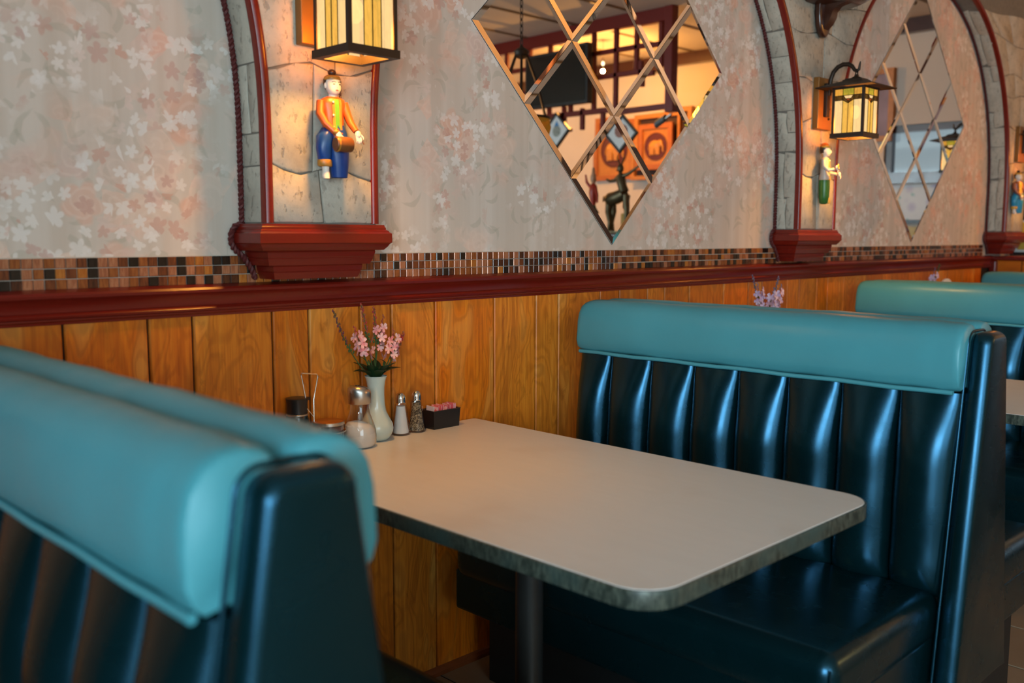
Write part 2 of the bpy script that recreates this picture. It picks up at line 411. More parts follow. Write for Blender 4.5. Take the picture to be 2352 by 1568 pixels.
# wainscot of random-width boards, behind them a dark backing
MB().box((X0, -.004, 0), (X1, 0, 1.12)).build('groove_backing', DARKGAP, wall_back)
seams = []; pat = [.103, .156, .102, .154, .23, .18, .104, .205]; x = .105-1.234*2
while x < 5.0:
    for d in pat:
        seams.append(x); x += d
def plank(x0, x1, z0, z1, parent, y0=-.004, y1=-.013):
    g = .0028; c = .0025; a, b = x0+g, x1-g
    return MB().rings([[(a,y0,z0),(b,y0,z0),(b,y0,z1),(a,y0,z1)], [(a,y1+c,z0),(b,y1+c,z0),(b,y1+c,z1),(a,y1+c,z1)], [(a+c,y1,z0),(b-c,y1,z0),(b-c,y1,z1),(a+c,y1,z1)]]).build('plank', WOOD, parent, loc=((a+b)/2, 0, 0))
for a, b in zip(seams, seams[1:]):
    if b > 5.0: break
    plank(a, b, .0, 1.105, wall_back)
struct(MB().rings([[(xx, y, z) for y, z in ((-.012,.0),(-.026,.0),(-.026,.012),(-.021,.021),(-.012,.025))] for xx in (X0, 5.0)]).build('baseboard_back', plain('red_oak_base', (.20, .05, .012), .4, var=.3)))

# chair rail
RAILP = [(0,1.168),(-.014,1.1675),(-.034,1.162),(-.038,1.157),(-.037,1.151),(-.031,1.147),(-.024,1.139),(-.020,1.129),(-.0195,1.121),(-.026,1.118),(-.029,1.114),(-.0275,1.1095),(-.021,1.107),(-.021,1.1035),(-.017,1.1005),(-.016,1.0955),(0,1.095)]
struct(MB().rings([[(xx, y, z) for y, z in RAILP] for xx in (X0, 4.985)]).build('trim_1', RED, smooth=35))

# mosaic border
P = .0218
MB().box((-1.7, -.0035, 1.165), (4.9, 0, 1.2335)).build('grout_bed', GROUT, wall_back)
MM = [m_mosaic(0, (.30,.10,.045), (.44,.19,.095), .15), m_mosaic(1, (.22,.06,.016), (.33,.11,.03), .2), m_mosaic(2, (.11,.03,.012), (.20,.06,.02), .2),
      m_mosaic(3, (.035,.012,.007), (.10,.03,.012), .1), m_mosaic(4, (.006,.005,.004), (.018,.012,.009), 0), m_mosaic(5, (.52,.20,.04), (.40,.12,.02), .3)]
WT = [5, 4, 4, 3, 4, 1]
tm = []
for m_ in MM:
    o = MB().rings([[(0,0,0),(.0203,0,0),(.0203,0,.0203),(0,0,.0203)], [(0,-.003,0),(.0203,-.003,0),(.0203,-.003,.0203),(0,-.003,.0203)], [(.0012,-.0042,.0012),(.0191,-.0042,.0012),(.0191,-.0042,.0191),(.0012,-.0042,.0191)]]).build('mosaic_tile', m_, wall_back, loc=(0,0,0))
    tm.append(o.data); bpy.data.objects.remove(o)
restm = [MB() for _ in MM]
ci = 0; xx = -.74
while xx < 4.86:
    for r_ in range(3):
        k = R.choices(range(6), WT)[0]; z = 1.1675+r_*P; jx = R.uniform(-.0006, .0006)
        if ci < 100:
            o = bpy.data.objects.new('mosaic_tile', tm[k]); COL.objects.link(o); o.parent = wall_back; o.location = (xx+jx, -.0033, z)
        else:
            restm[k].rings([[(xx,-.0033,z),(xx+.0203,-.0033,z),(xx+.0203,-.0033,z+.0203),(xx,-.0033,z+.0203)], [(xx+.001,-.0075,z+.001),(xx+.0193,-.0075,z+.001),(xx+.0193,-.0075,z+.0193),(xx+.001,-.0075,z+.0193)]])
    xx += P; ci += 1
big = MB(); mi = []
for k, m_ in enumerate(restm):
    mi += [k]*len(m_.f); big.add(m_.v, m_.f)
mo = big.build('mosaic_field', None, wall_back); mo['kind'] = 'stuff'
for m_ in MM: mo.data.materials.append(m_)
for q, k in zip(mo.data.polygons, mi): q.material_index = k

# ------------------------------------------------------------------ stone arcade with three arched niches
PER, HW, AA, Z0, BB, NN, DEP = 2.43, .155, 1.06, 1.50, 1.08, 2.25, .105
CX = [.195-PER, .195, .195+PER, .195+2*PER]           # column centres
NC = [.195-PER/2, .195+PER/2, .195+1.5*PER]           # niche centres
def offs(z):
    if z <= Z0: return AA
    t = (z-Z0)/BB
    return AA*max(0, 1-t**NN)**(1/NN) if t < 1 else 0.
ZT = Z0+BB-.004
def col_bounds(c, z):
    return c-PER/2+offs(z), c+PER/2-offs(z)
ar = MB(); zs = [1.30+i*.05 for i in range(5)]; zs += [1.55+i*.03 for i in range(40) if 1.55+i*.03 < ZT-.01]+[ZT-.012, ZT-.005, ZT]
for c in CX:
    for a, b in zip(zs, zs[1:]):
        l0, r0 = col_bounds(c, a); l1, r1 = col_bounds(c, b)
        ar.add([(l0,-DEP,a),(r0,-DEP,a),(r1,-DEP,b),(l1,-DEP,b)], [(0,1,2,3)])
        ar.add([(l0,0,a),(l0,-DEP,a),(l1,-DEP,b),(l1,0,b)], [(0,1,2,3)])
        ar.add([(r0,0,a),(r0,-DEP,a),(r1,-DEP,b),(r1,0,b)], [(3,2,1,0)])
ar.box((CX[0]-PER/2, -DEP, ZT), (CX[-1]+.9, 0, ZC))
arcade = struct(ar.build('wall_arcade', MORTAR))
def stone(poly, nrm, parent, gap=.0022, h=.005):
    poly = [Vector(q) for q in poly]; c = sum(poly, Vector())/len(poly); nrm = Vector(nrm)
    def shrink(q, d):
        e = c-q; return q+e.normalized()*min(d, e.length*.4)
    b = [shrink(q, gap) for q in poly]; t1 = [q+nrm*h*.6 for q in b]; t2 = [shrink(q, gap+.003)+nrm*h for q in poly]
    return MB().rings([b, t1, t2], cap0=False).build('stone', STONE, parent, smooth=60, loc=tuple(c))
RS = random.Random(21)
for k, c in enumerate(CX[1:]):
    # front face, laid in uneven courses that follow the arch
    z = 1.308; courses = [z]
    while z < 2.50:
        z += RS.uniform(.13, .25); courses.append(min(z, 2.53))
    prev = None
    def cuts(w):
        n = max(1, round(w/RS.uniform(.17, .28)))
        if n == 1 and w > .25 and RS.random() < .75: n = 2
        return [0]+sorted((i+RS.uniform(-.28, .28))/n for i in range(1, n))+[1]
    tilt = [(RS.uniform(-.035, .035), RS.uniform(-.035, .035)) for _ in courses]; tilt[0] = (0, 0)
    for i in range(len(courses)-1):
        a, b = courses[i], courses[i+1]; cu = cuts(col_bounds(c, (a+b)/2)[1]-col_bounds(c, (a+b)/2)[0])
        sh = [0]+[RS.uniform(-.05, .05) for _ in cu[1:-1]]+[0]
        for j in range(len(cu)-1):
            def pt(u, zz, tl):
                bi = courses.index(zz) if zz in courses else None
                z_ = max(1.308, zz+tl[0]*(1-u)+tl[1]*u+(.014*math.sin(u*9+bi*2.3) if bi else 0)); l, r = col_bounds(c, z_); return (l+u*(r-l), -DEP, z_)
            u0, u1, v0, v1 = cu[j], cu[j+1], cu[j]+sh[j], cu[j+1]+sh[j+1]
            mid = lambda p, q, f=.5: tuple(p[t]*(1-f)+q[t]*f for t in range(3))
            poly = [pt(u0, a, tilt[i]), pt((u0*2+u1)/3, a, tilt[i]), pt((u0+u1*2)/3, a, tilt[i]), pt(u1, a, tilt[i]), pt((u1+v1)/2, (a+b)/2, ((tilt[i][0]+tilt[i+1][0])/2, (tilt[i][1]+tilt[i+1][1])/2)),
                    pt(v1, b, tilt[i+1]), pt((v0+v1*2)/3, b, tilt[i+1]), pt((v0*2+v1)/3, b, tilt[i+1]), pt(v0, b, tilt[i+1]), pt((u0+v0)/2, (a+b)/2, ((tilt[i][0]+tilt[i+1][0])/2, (tilt[i][1]+tilt[i+1][1])/2))]
            stone(poly, (0,-1,0), arcade)
    # reveal facing the entrance side
    z = 1.308; first = True
    while z < 2.48:
        h = RS.uniform(.07, .19) if not first else .13
        first = False
        z2 = min(z+h, 2.53); vs = [0, 1] if RS.random() < .55 else [0, RS.uniform(.35, .65), 1]
        for va, vb in zip(vs, vs[1:]):
            def rp(zz, vv):
                l, _ = col_bounds(c, max(1.308, zz)); return (l, -.006-vv*(DEP-.010), max(1.308, zz))
            t1 = RS.uniform(-.012, .012) if len(vs) > 2 else 0
            zm = (z+z2)/2; dl = col_bounds(c, z2)[0]-col_bounds(c, z)[0]; nv = Vector((-(z2-z), 0, dl)).normalized()
            stone([rp(z, va), rp(z+t1, vb), rp(zm, vb-(.06 if vb < 1 else 0)), rp(z2+t1*(z2 < 2.5), vb), rp(z2, va), rp(zm, va-(.06 if va > 0 else 0))], nv, arcade, h=.003)
        z = z2

def arch_path(c, inset=0, zb=1.308, step=.035):
    pts = [(c-AA+inset, zb+ i*(Z0-zb)/5) for i in range(5)]
    n = 110
    for i in range(n+1):
        a = PI-PI*i/n; ca, sa = math.cos(a), math.sin(a)
        pts.append((c+(AA-inset)*math.copysign(abs(ca)**(2/NN), ca), Z0+(BB-inset)*abs(sa)**(2/NN)))
    pts += [(c+AA-inset, Z0-(i+1)*(Z0-zb)/5) for i in range(5)]
    return pts
def arch_trim(name, c):
    P2 = [Vector((p[0], p[1])) for p in arch_path(c)]; rs = []
    for i, q in enumerate(P2):
        t = (P2[min(i+1,len(P2)-1)]-P2[max(i-1,0)]).normalized(); n = Vector((-t.y, t.x))   # outward from the opening
        sec = [(-.005,-DEP+.012), (-.005,-DEP-.006), (-.002,-DEP-.010), (.008,-DEP-.012), (.0145,-DEP-.010), (.017,-DEP-.005), (.017,-DEP+.002), (0,-DEP+.002), (0,-DEP+.012)]
        rs.append([(q.x+n.x*a, y, q.y+n.y*a) for a, y in sec])
    return struct(MB().rings(rs).build(name, RED, smooth=50))
for i, c in enumerate(NC): arch_trim('trim_%d' % (2+i), c)

def rope(c, label, foot_l=True, foot_r=True):
    p2 = [(a, -.010, b) for a, b in arch_path(c, .008, 1.306)]
    tail = [(.026, 1.302), (.037, 1.286), (.039, 1.264), (.030, 1.246), (.010, 1.232), (-.004, 1.212), (-.014, 1.198), (-.022, 1.176)]   # hugs the corbel down to the rail
    p2 = [(c-AA+d_, -.012, z) for d_, z in reversed([(w_, z_) for w_, z_ in tail])]+p2+[(c+AA-d_, -.012, z) for d_, z in tail]
    Q = [Vector(q) for q in p2]; L = [0]
    for a, b in zip(Q, Q[1:]): L.append(L[-1]+(b-a).length)
    def at(s_):
        import bisect
        i = min(max(bisect.bisect_right(L, s_)-1, 0), len(Q)-2); f = (s_-L[i])/max(L[i+1]-L[i], 1e-6); return Q[i].lerp(Q[i+1], f), (Q[i+1]-Q[i]).normalized()
    root = thing('rope_trim', label, 'rope', tuple(Q[0]))
    turn = .022; N = int(L[-1]/turn*6)
    for st in range(2):
        pts = []
        for i in range(N+1):
            s_ = L[-1]*i/N; q, t = at(s_); n = Vector((0,1,0)); b = t.cross(n); a = 2*PI*s_/turn+PI*st
            pts.append(q+(n*math.cos(a)+b*math.sin(a))*.0038)
        MB().tube(pts, .0042, 5).build('strand', ROPE, root, smooth=60)
    return root
rope(NC[0], 'dark red twisted rope edging the leftmost wallpapered arch'); rope(NC[1], 'dark red twisted rope edging the middle arch around the large diamond mirror'); rope(NC[2], 'dark red twisted rope edging the far right arch')

def corbel(c, label):
    root = thing('corbel', label, 'corbel', (c, 0, 1.172), 'red corbels under the stone columns')
    def lay(name, prof):
        MB().rings([[(c-w,-.001,z),(c-w,-d,z),(c+w,-d,z),(c+w,-.001,z)] for w, d, z in prof]).build(name, RED, root)
    lay('crown_moulding', [(.172,.118,1.306),(.173,.119,1.301),(.175,.121,1.2985),(.175,.121,1.294),(.180,.126,1.291),(.181,.127,1.288),(.186,.132,1.284),(.186,.132,1.262),(.182,.128,1.259),(.178,.124,1.252),(.172,.118,1.245),(.170,.116,1.2435)])
    lay('tier', [(.152,.104,1.2435),(.153,.105,1.239),(.150,.102,1.229),(.148,.100,1.2265),(.149,.101,1.224),(.143,.094,1.209)])
    lay('tier', [(.126,.084,1.209),(.127,.085,1.205),(.125,.083,1.195),(.123,.081,1.193),(.124,.082,1.191),(.118,.075,1.176)])
corbel(CX[1], 'red moulded corbel under the nearest stone column'); corbel(CX[2], 'red moulded corbel under the middle stone column'); corbel(CX[3], 'red moulded corbel under the far stone column by the knee wall')

# ------------------------------------------------------------------ diamond mirrors
def mirror(c, zc, label):
    root = thing('diamond_mirror', label, 'mirror', (c, 0, zc-.64), 'diamond mirrors of nine panes')
    MB().add([(c-.64,-.001,zc),(c,-.001,zc-.64),(c+.64,-.001,zc),(c,-.001,zc+.64)], [(0,1,2,3)]).build('backing', DARKGAP, root)
    h = .2133
    me = None
    for i in range(3):
        for j in range(3):
            px = c+(i-j)*h; pz = zc+(i+j-2)*h
            if me is None:
                def dia(s_, y): return [(px-s_, y, pz), (px, y, pz-s_), (px+s_, y, pz), (px, y, pz+s_)]
                o = MB().rings([dia(h-.0012, -.001), dia(h-.0012, -.0035), dia(h-.0235, -.0062)]).build('pane', MIRROR, root, loc=(px, 0, pz)); me = o.data
            else:
                o = bpy.data.objects.new('pane', me); COL.objects.link(o); o.parent = root; o.location = Vector((px, 0, pz))-root.location
            o.rotation_euler = (R.uniform(-.0025, .0025), 0, R.uniform(-.0025, .0025))
mirror(1.412, 1.889, 'large diamond mirror of nine panes in the middle arch'); mirror(3.842, 1.889, 'diamond mirror in the far arch, partly hidden by a lantern')

# ------------------------------------------------------------------ booths
YB0, YB1 = -.125, -1.266
RIBS = [-.125, -.245, -.395, -.543, -.686, -.832, -.978, -1.124, -1.266]
def booth(xc, label, sides=(-1, 1), wall_back_gap=0):
    root = thing('booth_bench', label, 'booth', (xc, (YB0+YB1)/2, 0), 'teal vinyl booth benches')
    # inner frame and toe base
    core = [(-.045,1.03),(.045,1.03),(.085,.45),(.10,.0),(-.10,.0),(-.085,.45)] if len(sides) == 2 else [(-.045,1.06),(.06,1.06),(.06,0),(-.10,0),(-.085,.45)]
    MB().prism(core, lambda q: (xc+q[0], YB0-.004, q[1]), lambda q: (xc+q[0], YB1+.002, q[1])).build('back_frame', DARKMAT, root)
    for s in sides:
        X = lambda u: xc+s*u
        # headrest bolster
        prof = [(.090,.930),(.100,.940),(.107,.960),(.110,.990),(.108,1.022),(.101,1.050),(.087,1.071),(.067,1.082),(.043,1.086),(.020,1.081),(.006,1.068),(.003,1.045),(.02,1.0),(.04,.94)]
        cu, cz = .060, 1.005
        ys = []; n = 26
        for i in range(n+1):
            t = i/n; ys.append(YB0+(YB1-YB0)*(.5-.5*math.cos(PI*t)))
        rs = []
        for i, y in enumerate(ys):
            d = YB0-y; k = 1 if d > .05 else .84+.16*math.sqrt(max(0, 1-(1-d/.05)**2))
            e = y-YB1
            if e < .035: k = min(k, .88+.12*math.sqrt(max(0, 1-(1-e/.035)**2)))
            wob = .0016*math.sin(y*21+xc*7)+.0010*math.sin(y*47)-.004*math.exp(-((y-YB1-.045)/.02)**2)
            kb = 1-(1-k)*.25
            rs.append([(X(cu+(u-cu)*(k if z > .97 else kb)+(wob if u > .1 else 0)), y, cz+(z-cz)*(k if z > 1.0 else kb)+wob*.6) for u, z in prof])
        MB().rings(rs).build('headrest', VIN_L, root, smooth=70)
        MB().tube([(X(.0955), YB0-.006+i*(YB1-YB0+.020)/16, .926+.0012*math.sin(i*1.7)) for i in range(17)], .0058, 8).build('piping', VIN_L, root, smooth=60)
        # padded channels
        for a, b in zip(RIBS, RIBS[1:]):
            m = MB(); nz, ny = 22, 14; rows = []
            for i in range(nz+1):
                v = i/nz; z = .925-.475*v
                g = min(1, .28+.72*math.sin(min(1, v/.42)*PI/2))*(1 if v < .86 else math.sqrt(max(.0, 1-((v-.86)/.16)**2)))
                base = .078+.016*v
                row = []
                for j in range(ny+1):
                    t = -1+2*j/ny; tt = math.copysign(abs(t)**.8, t)
                    f = max(0, 1-abs(tt)**2.0)**.60
                    row.append((X(base+.053*g*f+.001*math.sin(z*40+a*50)), a+(b-a)*(tt+1)/2, z))
                rows.append(row)
            for i in range(nz):
                for j in range(ny): pass
            bse = len(m.v)
            for r_ in rows: m.v += r_
            for i in range(nz):
                for j in range(ny):
                    q = i*(ny+1)+j; m.f.append((q, q+1, q+ny+2, q+ny+1))
            # close the back so that the channel is a solid pad
            nb = len(m.v); m.v += [(X(.05), a, .925), (X(.05), b, .925), (X(.06), b, .45), (X(.06), a, .45)]
            m.f.append((nb, nb+1, nb+2, nb+3))
            m.f.append(tuple([j for j in range(ny+1)]+[nb+1, nb])); last = nz*(ny+1)
            m.f.append(tuple([last+j for j in range(ny+1)]+[nb+2, nb+3]))
            m.f.append(tuple([i*(ny+1) for i in range(nz+1)]+[nb+3, nb])); m.f.append(tuple([i*(ny+1)+ny for i in range(nz+1)]+[nb+2, nb+1]))
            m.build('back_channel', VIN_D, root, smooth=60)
        # seat
        lo, hi = sorted((X(.085), X(.632)))
        sb = rbox((lo, YB1+.012, .338), (hi, YB0-.012, .466), .042, 5)
        sb.v = [(x, y, z+(.010*max(0, 1-((x-(lo+hi)/2)/(.27))**2)*max(0, 1-((y+.695)/.56)**2) if z > .45 else 0)) for x, y, z in sb.v]
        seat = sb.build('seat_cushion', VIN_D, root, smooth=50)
        MB().tube([(X(.626), YB1+.022, .345+i*.012) for i in range(9)], .0022, 6).build('seam_cord', VIN_D, seat)
        lo, hi = sorted((X(.06), X(.622)))
        rbox((lo, YB1+.016, .252), (hi, YB0-.016, .366), .008, 2).build('seat_base', VIN_D, root)
        lo, hi = sorted((X(.0), X(.495)))
        MB().box((lo, YB1+.04, 0), (hi, YB0-.02, .253)).build('toe_base', DARKMAT, root)
    # end cap facing the aisle
    def hw(z): return .057+(1.062-z)*.142
    zt, zb = 1.064, .215
    if len(sides) == 2:
        L = []
        for i in range(6):
            a = PI/2*i/5; L.append((hw(zt)-.028+.028*math.cos(a), zt-.028+.028*math.sin(a)))
        poly = [(hw(zb), zb)]+L+[(-x, z) for x, z in reversed(L)]+[(-hw(zb), zb)]
    else:
        poly = [(.075, zb), (.075, 1.04), (.055, zt), (-.03, zt), (-.052, 1.045), (-hw(zb), zb)]
    dense = []
    for (xa, za), (xb, zb_) in zip(poly, poly[1:]+poly[:1]):
        n_ = max(1, int(math.hypot(xb-xa, zb_-za)/.05))
        dense += [(xa+(xb-xa)*i/n_, za+(zb_-za)*i/n_) for i in range(n_)]
    nd = len(dense); nrm = []
    for i in range(nd):
        (xa, za), (xb, zb_) = dense[i-1], dense[(i+1) % nd]; d_ = Vector((xb-xa, zb_-za)).normalized(); nrm.append((d_.y, -d_.x))
    if sum(dense[i][0]*dense[(i+1) % nd][1]-dense[(i+1) % nd][0]*dense[i][1] for i in range(nd)) < 0: nrm = [(-a_, -b_) for a_, b_ in nrm]
    rr_ = .027; rings_ = []
    for k in range(13):
        ph = PI*k/12; ins = rr_*(1-math.sin(ph))*(.62 if k > 6 else 1); yy_ = YB1-.022+rr_*math.cos(ph)
        rings_.append([(xc+x-n_[0]*ins, yy_, z-n_[1]*ins) for (x, z), n_ in zip(dense, nrm)])
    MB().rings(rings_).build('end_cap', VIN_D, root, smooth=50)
    MB().tube([(xc+x*1.0, YB1+.001, z) for x, z in poly], .0036, 8).build('welt', VIN_D, root, smooth=60)
    return root
booth(-.625, 'teal double booth bench nearest the camera, out of focus at lower left'); booth(1.2, 'teal double booth bench behind the main table, facing the condiments')
booth(3.085, 'teal double booth bench behind the second table, only its back showing'); booth(4.62, 'teal single booth bench furthest away, against the knee wall', sides=(-1,))

# ------------------------------------------------------------------ tables
def rrect(x0, x1, y0, y1, rf, rb, n=10):
    pts = []
    for cx, cy, r, a0 in ((x1-rf, y0+rf, rf, -PI/2), (x1-rb, y1-rb, rb, 0), (x0+rb, y1-rb, rb, PI/2), (x0+rf, y0+rf, rf, PI)):
        for i in range(n+1):
            a = a0+PI/2*i/n; pts.append((cx+r*math.cos(a), cy+r*math.sin(a)))
    return pts
def table(x0, x1, label):
    y0, y1 = -1.241, -.0145; xc = (x0+x1)/2
    root = thing('booth_table', label, 'table', (xc, (y0+y1)/2, 0), 'pale laminate booth tables')
    ins = lambda d: rrect(x0+d, x1-d, y0+d, y1-d, .075-d, .012)
    e = lambda z, d: [(x, y, z) for x, y in ins(d)]
    MB().rings([e(.714, .004), e(.7425, .004), e(.745, .0055)]).build('tabletop', LAM, root)
    o, i_ = (lambda z, d: [(x, y, z) for x, y in rrect(x0+d, x1-d, y0+d, y1-d, .075-d, .012)]), None
    prof = [(.0052,.7128),(.001,.7135),(0,.7165),(.0004,.728),(0,.740),(.001,.7432),(.0052,.7440)]
    m = MB().rings([o(z, d) for d, z in prof], False, False); m.build('edge_band', EDGE, root, smooth=40)
    MB().lathe([(.05,.712),(.05,.706),(.034,.700),(.0315,.69),(.0315,.07),(.036,.06),(.045,.045)], (xc, -.615, 0), 28).build('post', POSTM, root, smooth=40)
    MB().box((xc-.15, -.76, .700), (xc+.15, -.47, .7135)).build('mounting_plate', IRON, root)
    for k in range(4):
        a = PI/4+k*PI/2; d = Vector((math.cos(a), math.sin(a), 0)); c = Vector((xc, -.615, 0))
        MB().tube([c+d*.01+Vector((0,0,.05)), c+d*.12+Vector((0,0,.042)), c+d*.24+Vector((0,0,.024)), c+d*.27+Vector((0,0,.014))], [.028,.024,.017,.014], 8).build('foot', IRON, root, smooth=60)
    return root
table(0.0, .769, 'pale laminate booth table in front, with flowers and condiments on it'); table(1.97, 2.735, 'pale laminate booth table behind the middle bench, half hidden at right edge')
table(3.58, 4.12, 'pale laminate booth table hidden behind the third bench')

# ------------------------------------------------------------------ lanterns
GL = {'cream': lit_glass('cream_opal_glass', (1.0, .68, .30), 1.2, .20, .12), 'amber': lit_glass('amber_opal_glass', (1.0, .48, .07), 1.05, .20, .35), 'green': lit_glass('green_opal_glass', (.74, .60, .06), .9, .3, .4),
      'olive': lit_glass('olive_amber_glass', (1.0, .56, .10), 1.08, .20, .25), 'red': lit_glass('red_opal_glass', (.85, .16, .03), .6, .3, .2), 'brown': lit_glass('mottled_brown_glass', (.34, .17, .04), .5, .2, .8)}
def lantern(c, label, power):
    yc, h = -.265, .066; zb, zt = 1.671, 1.868
    root = thing('lantern_sconce', label, 'lantern', (c, -DEP, 1.72), 'iron lanterns with lit art glass')
    rbox((c-.057, -.135, 1.715), (c+.057, -DEP-.004, 1.922), .003, 2).build('backplate', PLATE, root)
    rbox((c-.014, -.150, 1.765), (c+.014, -.134, 1.90), .003, 2).build('arm_mount', IRON, root)
    for zz in (1.80, 1.76):
        MB().ell((c+.03, -.138, zz), (.005, .005, .005), 10, 6).build('screw', IRON, root, smooth=60)
    A = [(c, -.150, 1.85), (c, -.152, 1.885), (c, -.156, 1.915), (c, -.166, 1.942), (c, -.184, 1.960), (c, -.207, 1.968), (c, -.230, 1.966), (c, -.246, 1.955), (c, -.256, 1.940), (c, -.266, 1.934), (c, -.274, 1.941), (c, -.277, 1.962), (c, -.279, 1.972)]
    MB().tube(A, [.009]*7+[.008,.007,.006,.0055,.004,.002], 10).build('arm', IRON, root, smooth=60)
    ring = [(c+.009*math.cos(a), yc, 1.928+.014*math.sin(a)) for a in [2*PI*i/16 for i in range(17)]]
    MB().tube(ring, .0028, 6).build('hanging_ring', IRON, root, smooth=60)
    sq = lambda s_, z: [(c-s_, yc-s_, z), (c+s_, yc-s_, z), (c+s_, yc+s_, z), (c-s_, yc+s_, z)]
    MB().rings([sq(.116, 1.866), sq(.116, 1.870), sq(.03, 1.899), sq(.03, 1.895)], False, False).build('roof', IRON, root)
    MB().rings([sq(.040, 1.894), sq(.040, 1.899), sq(.030, 1.905), sq(.016, 1.908), sq(.007, 1.915), sq(.006, 1.922)]).build('finial_cap', IRON, root)
    def frame(name, z0, z1, ho, hi):
        MB().rings([sq(hi, z0), sq(ho, z0), sq(ho, z1), sq(hi, z1), sq(hi, z0)], False, False).build(name, IRON, root)
    frame('bottom_frame', zb, zb+.018, h+.004, h-.014); frame('top_frame', zt-.008, zt, h+.001, h-.008)
    for sx in (-1, 1):
        for sy in (-1, 1):
            a, b = sorted((sx*h, sx*(h-.010))); d, e = sorted((sy*h, sy*(h-.010)))
            MB().box((c+a, yc+d, zb+.016), (c+b, yc+e, zt-.006)).build('corner_post', IRON, root)
    # art glass, one panel per side
    gz0, gz1 = zb+.017, zt-.006; gw = 2*(h-.008); H = gz1-gz0
    def pc(*uv): return [((u-.5)*gw, v*H) for u, v in uv]
    pieces = [('cream', pc((0,0),(.30,0),(.30,.74),(0,.74))), ('olive', pc((.30,0),(.5,0),(.5,.665),(.30,.745))), ('olive', pc((.5,0),(.70,0),(.70,.745),(.5,.665))), ('cream', pc((.70,0),(1,0),(1,.74),(.70,.74))),
              ('brown', pc((0,.745),(.30,.745),(.30,.84),(0,.84))), ('brown', pc((.70,.745),(1,.745),(1,.84),(.70,.84))),
              ('brown', pc((.30,.75),(.5,.668),(.5,.72),(.40,.765),(.33,.84),(.30,.84))), ('brown', pc((.70,.75),(.70,.84),(.67,.84),(.60,.765),(.5,.72),(.5,.668))),
              ('red', pc((.40,.768),(.5,.722),(.60,.768))), ('cream', pc((.33,.842),(.40,.772),(.60,.772),(.67,.842))),
              ('amber', pc((0,.845),(.30,.845),(.30,1),(0,1))), ('green', pc((.30,.845),(.70,.845),(.70,1),(.30,1))), ('amber', pc((.70,.845),(1,.845),(1,1),(.70,1)))]
    for s_ in range(4):
        a = s_*PI/2; Rm = Matrix.Rotation(a, 3, 'Z'); d0 = h-.004
        tf = lambda q, dep: Vector((c, yc, gz0))+Rm @ Vector((q[0], -(d0+dep), q[1]))
        cm = MB()
        for _, poly in pieces:
            for p0, p1 in zip(poly, poly[1:]+poly[:1]):
                v = Vector((p1[0]-p0[0], p1[1]-p0[1])); n = Vector((-v.y, v.x)).normalized()*.0009 if v.length else Vector((0,0))
                qa = [(p0[0]+n.x, p0[1]+n.y), (p1[0]+n.x, p1[1]+n.y), (p1[0]-n.x, p1[1]-n.y), (p0[0]-n.x, p0[1]-n.y)]
                cm.rings([[tf(q, -.0004) for q in qa], [tf(q, .0022) for q in qa]])
        pan = cm.build('glass_panel', IRON, root)
        for kind, poly in pieces:
            cxx = sum(q[0] for q in poly)/len(poly); czz = sum(q[1] for q in poly)/len(poly)
            MB().add([tf((cxx+(q[0]-cxx)*.985, czz+(q[1]-czz)*.985), .001) for q in poly], [tuple(range(len(poly)))]).build('glass_piece', GL[kind], pan)
    MB().ell((c, yc, 1.775), (.019, .019, .028), 14, 8).build('bulb', emit('lantern_bulb', (1, .72, .36), 2.2), root, smooth=60)
    MB().lathe([(.012,1.80),(.012,1.86)], (c, yc, 0), 10).build('socket', IRON, root)
    point('bulb_light', Vector((c, yc, 1.735))-root.location, power, (1, .42, .065), .035, root)
lantern(CX[1]-.012, 'lit art glass lantern on the nearest stone column, cut off by the top edge', 17)
lantern(CX[2]-.012, 'lit art glass lantern with green squares on the middle stone column', 18)
lantern(CX[3]-.012, 'lit lantern on the far stone column at the right edge', 10)

